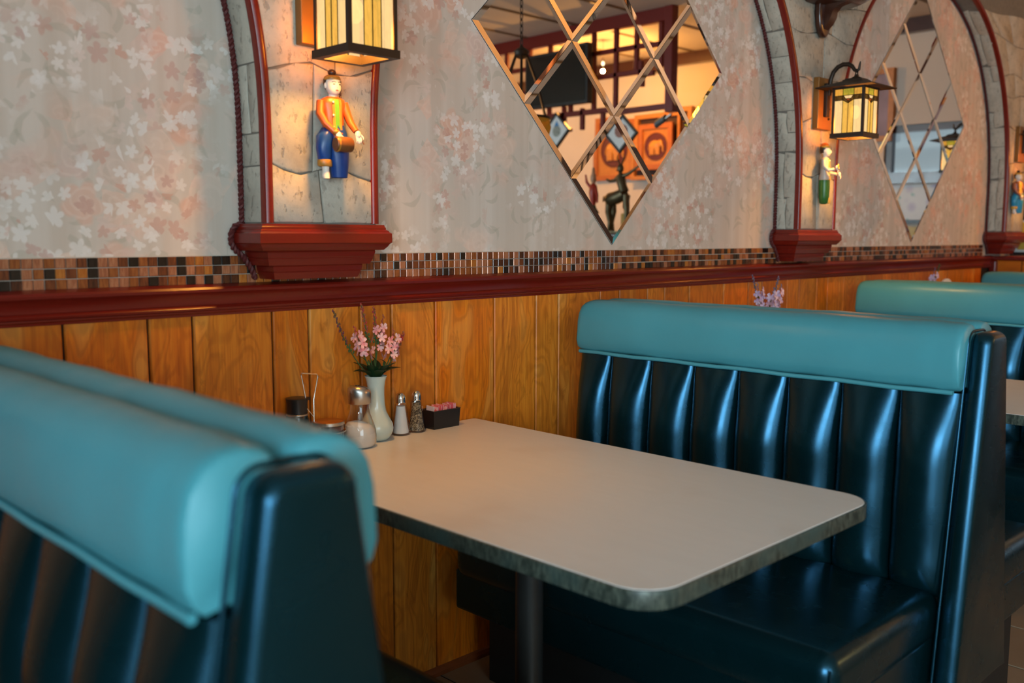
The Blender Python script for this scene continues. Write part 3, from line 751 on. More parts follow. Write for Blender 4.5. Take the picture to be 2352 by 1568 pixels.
# ------------------------------------------------------------------ carved musicians on the columns
SKIN = plain('painted_pale_skin', (.78, .70, .62), .35, var=.05); HAIR = plain('painted_dark_hair', (.045, .018, .010), .4, var=.2)
def figurine(c, label, rz, coat, skirt, band, arms_mat, style, shirt=(.10, .30, .03)):
    root = thing('hanging_figurine', label, 'figurine', (c, -.142, 1.412), 'carved musicians hung on the columns')
    cm = plain('painted_'+style+'_jacket', coat, .35, var=.12, vscale=60); sm = plain('painted_'+style+'_skirt', skirt, .35, var=.25, vscale=50); bm_ = plain('painted_'+style+'_band', band, .4, var=.3, vscale=80)
    am = plain('painted_'+style+'_sleeve', arms_mat, .35, var=.1); gm = plain('painted_'+style+'_shirt', shirt, .4, var=.2)
    O = Vector((c, -.142, 1.412))
    Rz = Matrix.Rotation(rz, 3, 'Z')
    T = lambda v: O+Rz @ Vector(v)
    def loft(rings, n=16):
        return MB().rings([[T((cx+rx*math.cos(2*PI*j/n), cy+ry*math.sin(2*PI*j/n), z)) for j in range(n)] for cx, cy, z, rx, ry in rings])
    def ell(cc, r, n=14, m=9): return MB().ell(T(cc), r, n, m, Rz)
    # lower body: long skirt with one leg drawn up
    if style == 'drummer' or style == 'fluter':
        loft([(.014,.0,.010,.017,.015),(.014,.0,.004,.020,.018),(.013,-.002,.03,.023,.02),(.010,-.002,.07,.028,.024),(.004,0,.105,.031,.024),(0,0,.125,.027,.02)]).build('skirt', sm, root, smooth=60)
        leg = loft([(-.026,-.004,.034,.012,.012),(-.028,-.004,.04,.015,.014),(-.030,-.006,.07,.019,.017),(-.026,-.006,.098,.021,.02),(-.012,-.002,.118,.018,.018)]).build('raised_leg', sm, root, smooth=60)
        loft([(-.026,-.004,.028,.016,.015),(-.027,-.004,.031,.0175,.0165),(-.027,-.004,.041,.0175,.0165),(-.028,-.004,.044,.016,.015)]).build('cuff', bm_, leg, smooth=60)
        loft([(-.028,-.012,.0,.006,.010),(-.026,-.006,.006,.009,.012),(-.025,-.004,.018,.008,.009),(-.025,-.004,.03,.009,.009)]).build('foot', SKIN, leg, smooth=60)
    else:
        loft([(0,0,.0,.012,.010),(0,0,.006,.019,.017),(0,0,.03,.024,.021),(0,0,.07,.026,.023),(0,0,.10,.026,.022),(0,0,.118,.024,.019)]).build('skirt', sm, root, smooth=60)
        loft([(0,-.003,.098,.0265,.0225),(0,-.002,.108,.0275,.0225),(0,0,.119,.025,.020)]).build('sash', bm_, root, smooth=60)
        loft([(.004,-.018,.002,.008,.006),(.004,-.019,.012,.010,.007),(.004,-.018,.026,.007,.005)]).build('foot', bm_, root, smooth=60)
    # jacket
    loft([(0,-.001,.098,.029,.022),(0,-.001,.104,.031,.024),(0,0,.125,.026,.019),(0,0,.150,.026,.018),(0,0,.172,.031,.018),(0,0,.184,.030,.016),(0,0,.190,.016,.011)]).build('jacket', cm, root, smooth=60)
    for s in (-1, 1):
        MB().rings([[T((s*x0_, -ry-.0015, z)), T((s*(x0_+.006), -ry-.0005, z)), T((s*(x0_+.006), -ry+.004, z)), T((s*x0_, -ry+.004, z))] for x0_, ry, z in ((.006,.022,.100),(.006,.019,.125),(.006,.018,.150),(.007,.0175,.172),(.006,.015,.184))]).build('lapel', bm_, root)
    MB().rings([[T((-.006, -ry-.001, z)), T((.006, -ry-.001, z)), T((.006, -ry+.004, z)), T((-.006, -ry+.004, z))] for ry, z in ((.022,.104),(.019,.125),(.018,.150),(.0175,.172),(.0150,.184))]).build('shirt_front', gm, root)
    for zz in (.118, .146, .176): ell((-.011, -.0205, zz), (.0028, .0018, .0028), 8, 5).build('button', SKIN, root)
    # arms and hands
    def arm(pts, rr, hand):
        MB().tube([T(q) for q in pts], rr, 10).build('arm', am, root, smooth=60)
        hd = ell(hand, (.008, .0065, .010), 10, 7)
        e = Vector(hand)
        for f in range(4): hd.tube([T(e+Vector((-.0055+.0036*f, -.002, -.005))), T(e+Vector((-.006+.004*f, -.005, -.013-.002*(f in (1, 2))))), T(e+Vector((-.006+.004*f, -.003, -.018-.002*(f in (1, 2)))))], [.0022,.002,.0014], 6)
        hd.tube([T(e+Vector((.007, -.001, 0))), T(e+Vector((.011, -.004, -.005))), T(e+Vector((.012, -.005, -.010)))], [.0024,.002,.0014], 6)
        hd.build('hand', SKIN, root, smooth=60)
    if style == 'singer':
        arm([(.030,.002,.178),(.034,-.002,.150),(.030,-.018,.128),(.022,-.045,.122)], [.0085,.0085,.0075,.006], (.020,-.056,.121))
        arm([(-.030,.002,.178),(-.034,-.002,.152),(-.030,-.018,.135),(-.022,-.040,.140)], [.0085,.0085,.0075,.006], (-.020,-.050,.146))
        MB().tube([T((-.020+.010*math.cos(a), -.056, .150+.010*math.sin(a))) for a in [2*PI*i/14 for i in range(15)]], .002, 6).build('bracelet', bm_, root, smooth=60)
    else:
        arm([(-.031,.002,.178),(-.037,-.003,.150),(-.030,-.016,.126),(-.012,-.028,.106)], [.010,.010,.009,.0075], (-.006,-.033,.098))
        arm([(.031,.002,.178),(.037,-.003,.152),(.040,-.014,.130),(.046,-.026,.112)], [.010,.010,.009,.0075], (.049,-.030,.104))
        ell((-.012,-.029,.107), (.0085,.0085,.006), 10, 6).build('wrist_cuff', bm_, root, smooth=60)
        # instrument
        wd = plain('drum_wood', (.16, .055, .012), .4, var=.3, vscale=90)
        if style == 'drummer':
            dr = MB().rings([[T((x, -.040+.015*math.cos(2*PI*j/18)*k, .078+.017*math.sin(2*PI*j/18)*k)) for j in range(18)] for x, k in ((-.020,.9),(-.018,1),(-.006,1.05),(.008,1.05),(.022,1),(.024,.9))]).build('drum', wd, root, smooth=50)
            MB().rings([[T((x, -.040+.0163*math.cos(2*PI*j/18), .078+.0183*math.sin(2*PI*j/18)) ) for j in range(18)] for x in (-.017,-.013)]).build('drum_rim', bm_, dr, smooth=50)
            MB().tube([T((.040,-.026,.118)), T((.062,-.036,.082))], .0017, 6).build('drum_stick', wd, root)
        else:
            MB().tube([T((-.03,-.04,.088)), T((.06,-.046,.118))], .0035, 8).build('flute', wd, root, smooth=60)
    # head
    hz = .214
    loft([(0,0,.186,.011,.010),(0,-.001,.200,.010,.010)]).build('neck', SKIN, root, smooth=60)
    hd = MB(); rr = [(0,-.004,hz-.021,.006,.006),(0,-.005,hz-.017,.012,.012),(0,-.004,hz-.008,.017,.0175),(0,-.002,hz+.004,.0185,.019),(0,0,hz+.016,.0175,.018),(0,.001,hz+.024,.012,.013),(0,.001,hz+.027,.005,.005)]
    head = loft(rr, 20).build('head', SKIN, root, smooth=70)
    ink = plain('painted_face_ink', (.03, .02, .015), .5, var=.1); lip = plain('painted_lips', (.55, .10, .06), .4, var=.1)
    for s in (-1, 1):
        ell((s*.0075, -.0198, hz+.003), (.0034, .0012, .0014), 8, 5).build('eye', ink, head)
        MB().tube([T((s*.003, -.0205, hz+.0075)), T((s*.0075, -.0203, hz+.0092)), T((s*.012, -.0172, hz+.0078))], .0006, 5).build('eyebrow', ink, head)
        ell((s*.0186, .001, hz+.001), (.003, .004, .007), 8, 6).build('ear', SKIN, head)
    MB().tube([T((0, -.0208, hz+.005)), T((0, -.0240, hz-.003)), T((0, -.0215, hz-.005))], [.0013,.0024,.0018], 6).build('nose', SKIN, head, smooth=60)
    ell((0, -.0203, hz-.0105), (.0045, .0013, .0016), 8, 5).build('mouth', lip, head)
    loft([(0,.006,hz-.006,.015,.013),(0,.006,hz+.006,.0195,.0165),(0,.005,hz+.016,.0195,.0175),(0,.004,hz+.025,.014,.015),(0,.004,hz+.029,.004,.004)]).build('hair', HAIR, head, smooth=60)
    loft([(0,.001,hz+.014,.0195,.0195),(0,.001,hz+.017,.0205,.0205),(0,.001,hz+.022,.0185,.0185),(0,.001,hz+.024,.016,.016)]).build('headband', bm_, head, smooth=50)
    if style != 'singer': ell((0, .002, hz+.032), (.010, .010, .008), 12, 7).build('topknot', HAIR, head, smooth=60)
    else: loft([(0,.004,hz+.022,.0185,.0185),(0,.004,hz+.032,.014,.014),(0,.004,hz+.036,.004,.004)]).build('cap', plain('painted_orange_cap', (.55, .14, .02), .4, var=.2), head, smooth=60)
    if style == 'drummer':
        tl = MB()
        for i in range(5): tl.ell(T((.0195, -.001, hz+.012-.009*i)), (.0035, .0035, .0048), 8, 5)
        tl.build('hair_tassel', HAIR, head, smooth=60)
figurine(CX[1]+.008, 'carved drummer in an orange jacket and blue trousers on the nearest column', -.05, (.62, .085, .012), (.006, .045, .22), (.42, .19, .03), (.66, .10, .015), 'drummer')
figurine(CX[2]-.008, 'carved singer in a green skirt with arms held out on the middle column', .35, (.50, .42, .36), (.03, .14, .025), (.62, .36, .04), (.60, .52, .46), 'singer', (.62, .36, .04))
figurine(CX[3]-.075, 'carved musician in bright blue trousers on the far column', -.35, (.20, .05, .02), (.02, .26, .46), (.62, .34, .04), (.22, .06, .025), 'fluter', (.62, .34, .04))

# dark wooden bracket shelf above the middle lantern
sh = thing('bracket_shelf', 'dark carved wooden bracket shelf high on the middle stone column', 'shelf', (2.59, -DEP-.006, 2.08))
bev_prism([(2.59+x, z) for x, z in [(-.052,2.30),(-.052,2.17),(-.048,2.125),(-.034,2.095),(-.014,2.081),(.008,2.080),(.028,2.094),(.042,2.122),(.046,2.17),(.048,2.30)]], -DEP-.008, -DEP-.034, .010, 4).build('bracket_plate', DARKWOOD, sh, smooth=50)
MB().rings([[(2.59-w, -DEP-.03, z), (2.59-w, -DEP-.03-d, z), (2.59+w, -DEP-.03-d, z), (2.59+w, -DEP-.03, z)] for w, d, z in ((.018,.004,2.11),(.024,.022,2.13),(.026,.035,2.155),(.022,.040,2.175),(.020,.060,2.195),(.022,.10,2.205))]).build('scroll', DARKWOOD, sh, smooth=40)
def half(rw, rd, z): return [(2.59+rw*math.cos(a), -DEP-.008-rd*math.sin(a), z) for a in [PI*i/24 for i in range(25)]]
MB().rings([half(.125,.175,2.205), half(.145,.200,2.216), half(.150,.206,2.228), half(.146,.202,2.238)]).build('shelf_board', DARKWOOD, sh, smooth=40)

# ------------------------------------------------------------------ things on the front table
TZ = .7452
VASE = plain('pale_mint_milk_glass', (.56, .66, .60), .18, var=.04, coat=.4); LEAF = plain('dark_green_leaf', (.012, .045, .014), .5, var=.4, vscale=60)
STEMM = plain('green_stem', (.05, .11, .03), .6, var=.3)
def vase(x, y, label):
    root = thing('bud_vase', label, 'vase', (x, y, TZ), 'milk glass bud vases')
    prof = [(.022,0),(.030,.002),(.036,.008),(.0425,.020),(.0445,.032),(.042,.045),(.034,.060),(.0262,.076),(.0228,.095),(.0218,.120),(.0225,.140),(.025,.157),(.0285,.168)]
    MB().lathe(prof+[(.0265,.1685),(.0225,.155),(.019,.13)], (x, y, TZ), 28, True, True).build('vase_body', VASE, root, smooth=60)
    MB().lathe([(.0275,.1668),(.0296,.1682),(.0288,.1702),(.0264,.1694)], (x, y, TZ), 28, False, False).build('rim', VASE, root, smooth=60)
    return root
vase(.377, -.060, 'pale mint milk glass bud vase on the front table')
def petal_flower(cn, nrm, r, mat, parent, rs):
    nrm = Vector(nrm).normalized(); a = nrm.orthogonal().normalized(); b = nrm.cross(a); m = MB(); cn = Vector(cn)
    n = 5; ph = rs.uniform(0, 6)
    for k in range(n):
        th = ph+2*PI*k/n+rs.uniform(-.15, .15); d = a*math.cos(th)+b*math.sin(th); s_ = b*math.cos(th)-a*math.sin(th)
        rr = r*rs.uniform(.85, 1.1)
        pts = [cn, cn+d*rr*.45+s_*rr*.30+nrm*rr*.16, cn+d*rr*.92+s_*rr*.34+nrm*rr*.20, cn+d*rr*1.05+nrm*rr*.10, cn+d*rr*.92-s_*rr*.34+nrm*rr*.20, cn+d*rr*.45-s_*rr*.30+nrm*rr*.16, cn+d*rr*.6+nrm*rr*.02]
        m.add(pts, [(0,1,6),(1,2,6),(2,3,6),(3,4,6),(4,5,6),(5,0,6)])
    return m.build('blossom', mat, parent, smooth=80)
def leaf(p0, d, up, L, w, parent, mat=LEAF):
    p0 = Vector(p0); d = Vector(d).normalized(); s_ = d.cross(Vector(up)).normalized(); nn = s_.cross(d); m = MB(); rows = []
    for i, (t, k, z) in enumerate(((0,.12,0),(.2,.7,.05),(.42,1,.07),(.65,.8,.03),(.85,.42,-.05),(1,.02,-.12))):
        c = p0+d*L*t+nn*L*z; rows.append([c-s_*w*k+nn*w*.35*k, c-nn*w*.05, c+s_*w*k+nn*w*.35*k])
    b = 0
    for r_ in rows: m.v += [tuple(q) for q in r_]
    for i in range(5):
        for j in range(2): q = i*3+j; m.f.append((q, q+1, q+4, q+3))
    return m.build('leaf', mat, parent, smooth=80)
def pinkmat(name, a, b):
    t = NT(name); v = t.obj(); t.base(t.mix(t.mask(t.noise(v, 70, 2), .35, .65), a, b)); t.set(rough=.6, sss=0); return t.m
PINK = pinkmat('pink_silk_petals', (.72, .22, .24), (.85, .55, .52)); RSP = pinkmat('red_flower_spike', (.42, .02, .03), (.30, .10, .04)); PUR = pinkmat('plum_flower_spike', (.18, .03, .06), (.12, .05, .02))
LIL = pinkmat('lilac_silk_petals', (.55, .42, .72), (.78, .68, .82)); LAVS = pinkmat('lavender_spike', (.12, .09, .22), (.22, .20, .25))
def spray(base, tip, label, group, kind, rs, bend=(0,0,0), cat='flower', mats=None):
    base = Vector(base); tip = Vector(tip); root = thing('flower_spray', label, cat, tuple(base), group)
    mid = base.lerp(tip, .5)+Vector(bend); P = [base.lerp(mid, t)*(1-t)+mid.lerp(tip, t)*t for t in [i/10 for i in range(11)]]
    MB().tube([base-Vector((0,0,.05))]+P, [.0016]*8+[.0013,.0011,.0009,.0007], 6).build('stem', STEMM, root, smooth=60)
    pm, sm_ = mats
    if kind == 'spike':
        for i in range(26):
            t = .48+.52*i/25; k = min(int(t*10), 9); p = P[k].lerp(P[k+1], t*10-k); a = i*2.4
            d = Vector((math.cos(a), math.sin(a), .5))*(.0052*(1.15-t)+.0018)
            MB().ell(p+d, (.0026,.0026,.0042), 6, 4).build('floret', sm_ if t > .62 else STEMM, root, smooth=80)
    else:
        n = 9
        for i in range(n):
            t = .42+.50*i/(n-1); k = min(int(t*10), 9); p = P[k].lerp(P[k+1], t*10-k); a = i*2.2+rs.uniform(-.4, .4)
            d = Vector((math.cos(a), math.sin(a)-.5, .25)).normalized()
            petal_flower(p+d*rs.uniform(.008, .018), d, rs.uniform(.010, .0135)*(1.5 if pm is LIL else 1.08), pm, root, rs)
        for i in range(4):
            t = .2+.16*i; k = int(t*10); a = i*2+1
            leaf(P[k], (math.cos(a), math.sin(a), .9), (0,0,1), .03, .004, root, STEMM)
        for i in range(5):
            p = P[10]+(P[10]-P[9])*i*.35; MB().ell(p+Vector((.002*math.cos(i*2), .002*math.sin(i*2), 0)), (.0024,.0024,.0034), 6, 4).build('bud', sm_, root)
    return root
rs = random.Random(5); vb = (.377, -.060, TZ+.165); G1 = 'silk flower sprays in the front vase'
def vbp(dx, dy): return (vb[0]+dx, vb[1]+dy, vb[2])
spray(vbp(-.008, 0), (.306, -.075, 1.035), 'pink blossom spray leaning left in the front vase', G1, 'bloom', rs, (-.01, 0, .012), mats=(PINK, RSP))
spray(vbp(.006, -.006), (.415, -.088, 1.020), 'pink blossom spray on the right of the front vase', G1, 'bloom', rs, (.018, -.01, 0), mats=(PINK, RSP))
spray(vbp(0, .006), (.398, -.062, 1.052), 'short upright pink blossom spray in the middle of the front vase', G1, 'bloom', rs, (-.006, 0, 0), mats=(PINK, RSP))
spray(vbp(-.004, .004), (.338, -.055, 1.103), 'tallest thin red flower spike in the front vase', G1, 'spike', rs, (.004, 0, 0), mats=(PINK, RSP))
spray(vbp(.002, .004), (.377, -.056, 1.092), 'upright dark red flower spike in the front vase', G1, 'spike', rs, (.006, 0, 0), mats=(PINK, RSP))
spray(vbp(-.01, .004), (.256, -.050, 1.090), 'plum coloured flower spike arching far left from the front vase', G1, 'spike', rs, (-.012, 0, -.035), mats=(PINK, PUR))
spray(vbp(.01, .002), (.470, -.062, 1.022), 'small green and red sprig pointing right from the front vase', G1, 'spike', rs, (.016, 0, -.012), mats=(PINK, RSP))
lv = thing('leaf_collar', 'ring of dark green leaves at the mouth of the front vase', 'leaves', vb)
for i in range(9):
    a = i*2*PI/9+.3; leaf(vbp(.010*math.cos(a), .010*math.sin(a)), (math.cos(a), math.sin(a)*.9, .55+.5*(i % 2)), (0,0,1), .062, .016, lv)

# sugar dispenser
def sugar():
    x, y = .297, -.098; root = thing('sugar_dispenser', 'glass sugar dispenser with brushed metal lid beside the vase', 'dispenser', (x, y, TZ))
    prof = [(.030,0),(.037,.003),(.0415,.012),(.0425,.030),(.0405,.048),(.034,.068),(.0275,.086),(.0245,.100),(.0245,.116)]
    MB().lathe(prof, (x, y, TZ), 28, True, False).build('glass_jar', thin_glass('clear_glass_jar', (.95,.94,.92), 2.2), root, smooth=60)
    sg = [(r-.003, max(z, .003)) for r, z in prof[:4]]+[(.0375,.050),(.030,.060),(.012,.066),(.002,.067)]
    m = MB().lathe(sg, (x, y, TZ), 24); m.v = [(a, b, z+(a-x)*-.22 if z > TZ+.045 else z) for a, b, z in m.v]
    m.build('sugar', plain('white_sugar', (.80, .78, .74), .9, bump=.5, bscale=900), root, smooth=60)
    m = MB().lathe([(.0285,.112),(.0300,.114),(.0302,.140),(.0285,.148),(.022,.1545),(.010,.157),(.001,.1575)], (x, y, TZ), 28)
    m.v = [(a, b, z-(.006*(a-x)/.03 if z > TZ+.138 else 0)) for a, b, z in m.v]
    lid = m.build('lid', STEEL, root, smooth=50)
    MB().tube([(x-.010+.0045*math.cos(t), y-.006+.0045*math.sin(t), TZ+.1585) for t in [2*PI*i/14 for i in range(15)]], .0014, 6).build('pour_hole', BLACKP, lid, smooth=60)
    MB().tube([(x, y, TZ+.115), (x, y, TZ+.072)], .006, 10).build('pour_tube', thin_glass('clear_glass_jar'), root, smooth=60)
sugar()
def shaker(x, y, label, fillmat, fill):
    root = thing('seasoning_shaker', label, 'shaker', (x, y, TZ), 'salt and pepper shakers')
    n = 8
    def oc(r, z, k=.0): return [(x+(r+(.0012*k if j % 2 else 0))*math.cos(2*PI*j/16), y+(r+(.0012*k if j % 2 else 0))*math.sin(2*PI*j/16), TZ+z) for j in range(16)]
    MB().rings([oc(.024,0), oc(.0262,.003,1), oc(.0258,.009,1), oc(.0225,.026,1), oc(.0180,.058,1), oc(.0145,.083,1), oc(.0132,.089)], True, False).build('glass_body', thin_glass('clear_glass_shaker', (.96,.95,.93), 1.5), root)
    MB().rings([oc(.0205,.005), oc(.0215,.010), oc(.0185,.028), oc(.0148,.055), oc(.0118,fill)], True, True).build('seasoning', fillmat, root, smooth=50)
    cap = MB().lathe([(.0132,.087),(.0138,.089),(.0128,.091),(.0138,.0935),(.0128,.096),(.0136,.0985),(.0130,.101),(.0118,.107),(.0085,.112),(.004,.1148),(.0005,.1152)], (x, y, TZ), 20).build('cap', CHROME, root, smooth=60)
    for i in range(5):
        a = i*2*PI/5; MB().ell((x+.004*math.cos(a), y+.004*math.sin(a), TZ+.1143), (.0008,.0008,.0006), 6, 4).build('hole', BLACKP, cap)
def m_pepper():
    t = NT('ground_pepper'); v = t.obj(); t.base(t.ramp(t.vor(v, 420, out='Color'), [(.2, (.03,.02,.012)), (.5, (.16,.11,.06)), (.8, (.40,.32,.20))])); t.set(rough=.9); return t.m
shaker(.464, -.052, 'glass salt shaker filled with white salt', plain('white_salt', (.78, .78, .78), .9), .078)
shaker(.520, -.050, 'glass pepper shaker filled with ground pepper', m_pepper(), .083)
# sweetener caddy with packets
sc_ = thing('sweetener_caddy', 'black plastic sweetener caddy on the front table', 'caddy', (.612, -.045, TZ))
def rb(x0, x1, y0, y1, z): return [(x0,y0,z),(x1,y0,z),(x1,y1,z),(x0,y1,z)]
MB().rings([rb(.566,.658,-.070,-.020,TZ), rb(.5635,.6605,-.0725,-.0175,TZ+.050), rb(.562,.662,-.074,-.016,TZ+.052), rb(.5655,.6585,-.0705,-.0195,TZ+.052), rb(.568,.656,-.068,-.022,TZ+.003)]).build('caddy_tray', BLACKP, sc_)
MB().box((.610, -.068, TZ+.003), (.6125, -.022, TZ+.040)).build('divider', BLACKP, sc_)
def m_packet(name, a, b):
    t = NT(name); v = t.obj(); wv = t.n('TexWave', i_Vector=v, i_Scale=70., i_Distortion=3.).outputs['Fac']; t.base(t.mix(t.mask(wv, .55, .75), a, b)); t.set(rough=.45); return t.m
PK = m_packet('pink_packet', (.72, .14, .16), (.85, .48, .48)); WK = m_packet('white_packet', (.78, .70, .70), (.70, .58, .60))
for i in range(9):
    x = .575+i*.0092; lean = R.uniform(.1, .38)*(1 if i < 6 else -1); y = -.045+R.uniform(-.003, .003); w = .0165; H = .060
    dx = math.sin(lean); dz = math.cos(lean); yaw_ = R.uniform(-.15, .15); x0 = x+(-.006 if lean > 0 else .006)
    cs = []
    for u, v in ((-w, 0), (w, 0), (w, H), (-w, H)): cs.append((x0+dx*v*.45+u*math.sin(yaw_), y+u*math.cos(yaw_), TZ+.004+dz*v))
    m = MB().rings([[(a-.0014*k, b, c) for (a, b, c), k in zip(cs, (.2,.2,1,1))], [(a+.0014*k, b, c) for (a, b, c), k in zip(cs, (.2,.2,1,1))]])
    white = i in (0,)
    tag(m.build('sweetener_packet', WK if white else PK), 'white paper sweetener packet at the left end of the caddy' if white else 'pink paper sweetener packet standing in the black caddy', 'packet', None if white else 'pink sweetener packets in the caddy')
# chrome condiment rack with soy bottle and chilli jar
rk = thing('condiment_rack', 'chrome wire condiment rack at the left end of the front table', 'rack', (.19, -.06, TZ))
def circ(x, y, z, r, n=24): return [(x+r*math.cos(2*PI*i/n), y+r*math.sin(2*PI*i/n), z) for i in range(n+1)]
MB().tube(circ(.216, -.078, TZ+.050, .0430), .0016, 6).build('jar_ring', CHROME, rk, smooth=60)
MB().tube(circ(.216, -.078, TZ+.004, .0400), .0016, 6).build('jar_base_ring', CHROME, rk, smooth=60)
MB().tube(circ(.150, -.042, TZ+.050, .0330), .0016, 6).build('bottle_ring', CHROME, rk, smooth=60)
MB().tube(circ(.150, -.042, TZ+.004, .0310), .0016, 6).build('bottle_base_ring', CHROME, rk, smooth=60)
for (x, y) in ((.262, -.082), (.178, -.104)):
    MB().tube([(x, y, TZ+.002), (x, y, TZ+.045), (x-.001, y, TZ+.062), (x-.004, y+.001, TZ+.068)], .0017, 6).build('rack_leg', CHROME, rk, smooth=60)
MB().tube([(.166,-.058,TZ+.05),(.165,-.06,TZ+.127),(.152,-.06,TZ+.194),(.154,-.06,TZ+.199),(.196,-.06,TZ+.193),(.199,-.06,TZ+.186),(.186,-.06,TZ+.130),(.1845,-.062,TZ+.05)], .0018, 8).build('handle', CHROME, rk, smooth=40)
MB().tube([(.165,-.06,TZ+.112),(.1855,-.061,TZ+.085)], .0014, 6).build('cross_wire', CHROME, rk)
so = thing('soy_bottle', 'dark soy sauce bottle with a black cap in the rack', 'bottle', (.150, -.042, TZ+.006))
MB().lathe([(.026,.006),(.029,.010),(.0295,.050),(.0285,.085),(.026,.094)], (.150,-.042,TZ), 24).build('bottle_body', plain('dark_soy_glass', (.006, .006, .006), .1, spec=.7), so, smooth=50)
MB().lathe([(.0262,.093),(.0275,.094),(.0275,.0965),(.0262,.0975)], (.150,-.042,TZ), 24).build('neck_ring', STEEL, so, smooth=50)
cp = MB().lathe([(.0255,.098),(.0258,.125),(.0278,.133),(.0282,.1355),(.026,.1365)], (.150,-.042,TZ), 24).build('bottle_cap', BLACKP, so, smooth=40)
MB().box((.172, -.048, TZ+.128), (.184, -.036, TZ+.135)).build('spout', BLACKP, cp)
ch = thing('chilli_jar', 'glass jar of red chilli sauce with metal lid in the rack', 'jar', (.216, -.078, TZ+.006))
MB().lathe([(.034,.006),(.0375,.010),(.0385,.045),(.0375,.066)], (.216,-.078,TZ), 24, True, False).build('jar_glass', thin_glass('clear_glass_jar'), ch, smooth=50)
MB().lathe([(.033,.008),(.0365,.012),(.0375,.045),(.0368,.063)], (.216,-.078,TZ), 24).build('chilli_sauce', plain('red_chilli_sauce', (.10, .012, .005), .2, var=.4, vscale=120), ch, smooth=50)
MB().lathe([(.0385,.066),(.0395,.067),(.0395,.0735),(.038,.0745)], (.216,-.078,TZ), 24, False, False).build('lid_band', STEEL, ch, smooth=40)
MB().lathe([(.038,.0742),(.036,.0755),(.002,.076)], (.216,-.078,TZ), 24).build('lid_top', plain('amber_lid', (.30, .09, .015), .25, var=.2), ch, smooth=40)

# second table: lilac flowers; third: lilac sprig and white napkin holder
vase(2.29, -.075, 'pale milk glass bud vase on the second table, hidden behind the bench'); b2 = Vector((2.29, -.075, TZ+.165)); G2 = 'lilac flowers on the second table'
spray(tuple(b2), (2.21, -.09, 1.075), 'lilac blossom spray leaning left on the second table', G2, 'bloom', rs, (-.01,0,0), mats=(LIL, LAVS))
spray(tuple(b2), (2.36, -.10, 1.065), 'lilac blossom spray leaning right on the second table', G2, 'bloom', rs, (.01,0,0), mats=(LIL, LAVS))
spray(tuple(b2), (2.29, -.11, 1.055), 'middle lilac blossom spray on the second table', G2, 'bloom', rs, (0,0,0), mats=(LIL, LAVS))
spray(tuple(b2), (2.20, -.07, 1.125), 'lavender spike at the left of the second table flowers', G2, 'spike', rs, (0,0,0), mats=(LIL, LAVS))
spray(tuple(b2), (2.40, -.07, 1.115), 'lavender spike at the right of the second table flowers', G2, 'spike', rs, (.01,0,0), mats=(LIL, LAVS))
vase(3.80, -.12, 'milk glass bud vase on the third table'); b3 = Vector((3.80, -.12, TZ+.165))
spray(tuple(b3), (3.84, -.13, 1.095), 'lilac blossom spray on the third table beside the white holder', 'lilac flowers on the third table', 'bloom', rs, (0,0,0), mats=(LIL, LAVS))
spray(tuple(b3), (3.93, -.12, 1.135), 'green sprig leaning over the white holder on the third table', 'lilac flowers on the third table', 'spike', rs, (0,0,0), mats=(LIL, STEMM))
nh = thing('napkin_holder', 'white round topped holder standing on the third table', 'holder', (3.93, -.17, TZ))
def disc(y, r, zc=.955): return [(3.93+r*math.cos(a), y, zc+r*math.sin(a)) for a in [2*PI*i/28 for i in range(28)]]
MB().rings([disc(-.150,.105), disc(-.154,.110), disc(-.162,.110), disc(-.166,.105)]).build('holder_back', WHITE, nh, smooth=40)
MB().box((3.86, -.22, TZ), (4.0, -.13, TZ+.012)).build('holder_base', WHITE, nh)
MB().box((3.88, -.172, TZ+.01), (3.98, -.150, TZ+.12)).build('holder_stem', WHITE, nh)

# ------------------------------------------------------------------ knee wall and ledge at the end of the row
kw = struct(MB().box((5.0, -1.45, 0), (5.13, -.012, 1.135)).build('wall_knee', DARKGAP))
yy = -.03; i = 0
while yy > -1.44:
    w = (.155, .205, .10, .155, .23)[i % 5]; g = .003
    MB().rings([[(5.0,yy-g,0),(5.0,yy-w+g,0),(5.0,yy-w+g,1.137),(5.0,yy-g,1.137)], [(4.991,yy-g,0),(4.991,yy-w+g,0),(4.991,yy-w+g,1.137),(4.991,yy-g,1.137)]]).build('plank', WOOD, kw, loc=(5.0, yy-w/2, 0)); yy -= w; i += 1
struct(rbox((4.972, -1.47, 1.137), (5.34, -.014, 1.163), .006, 2).build('trim_5', RED))
struct(rbox((4.955, -.052, .0), (4.998, -.013, 1.136), .006, 2).build('trim_6', RED))
po = thing('framed_poster', 'black framed yellow and white poster leaning on the ledge', 'poster', (5.27, -.2, 1.165))
fr = MB()
for a, b in (((5.255,-.345,1.165),(5.275,-.32,1.40)), ((5.255,-.055,1.165),(5.275,-.03,1.40)), ((5.255,-.32,1.165),(5.275,-.055,1.185)), ((5.255,-.32,1.38),(5.275,-.055,1.40))): fr.box(a, b)
fr.build('frame', BLACKP, po)
pap = MB().box((5.260,-.32,1.185), (5.272,-.055,1.38)).build('mat_board', plain('pale_mat_board', (.55, .60, .58), .6, var=.05), po)
MB().box((5.2585,-.305,1.20), (5.2595,-.072,1.368)).build('print', plain('yellow_print', (.50, .34, .04), .6, var=.3, vscale=25), pap)
MB().box((5.2572,-.285,1.215), (5.2584,-.125,1.355)).build('photo_block', plain('dark_print', (.10, .08, .07), .6, var=.6, vscale=40), pap)
bb = tag(rbox((5.30, -.22, 1.165), (5.325, -.03, 1.80), .004, 2).build('notice_board', plain('slate_board', (.045, .047, .052), .6, var=.2)), 'dark grey board standing behind the poster on the ledge', 'board')

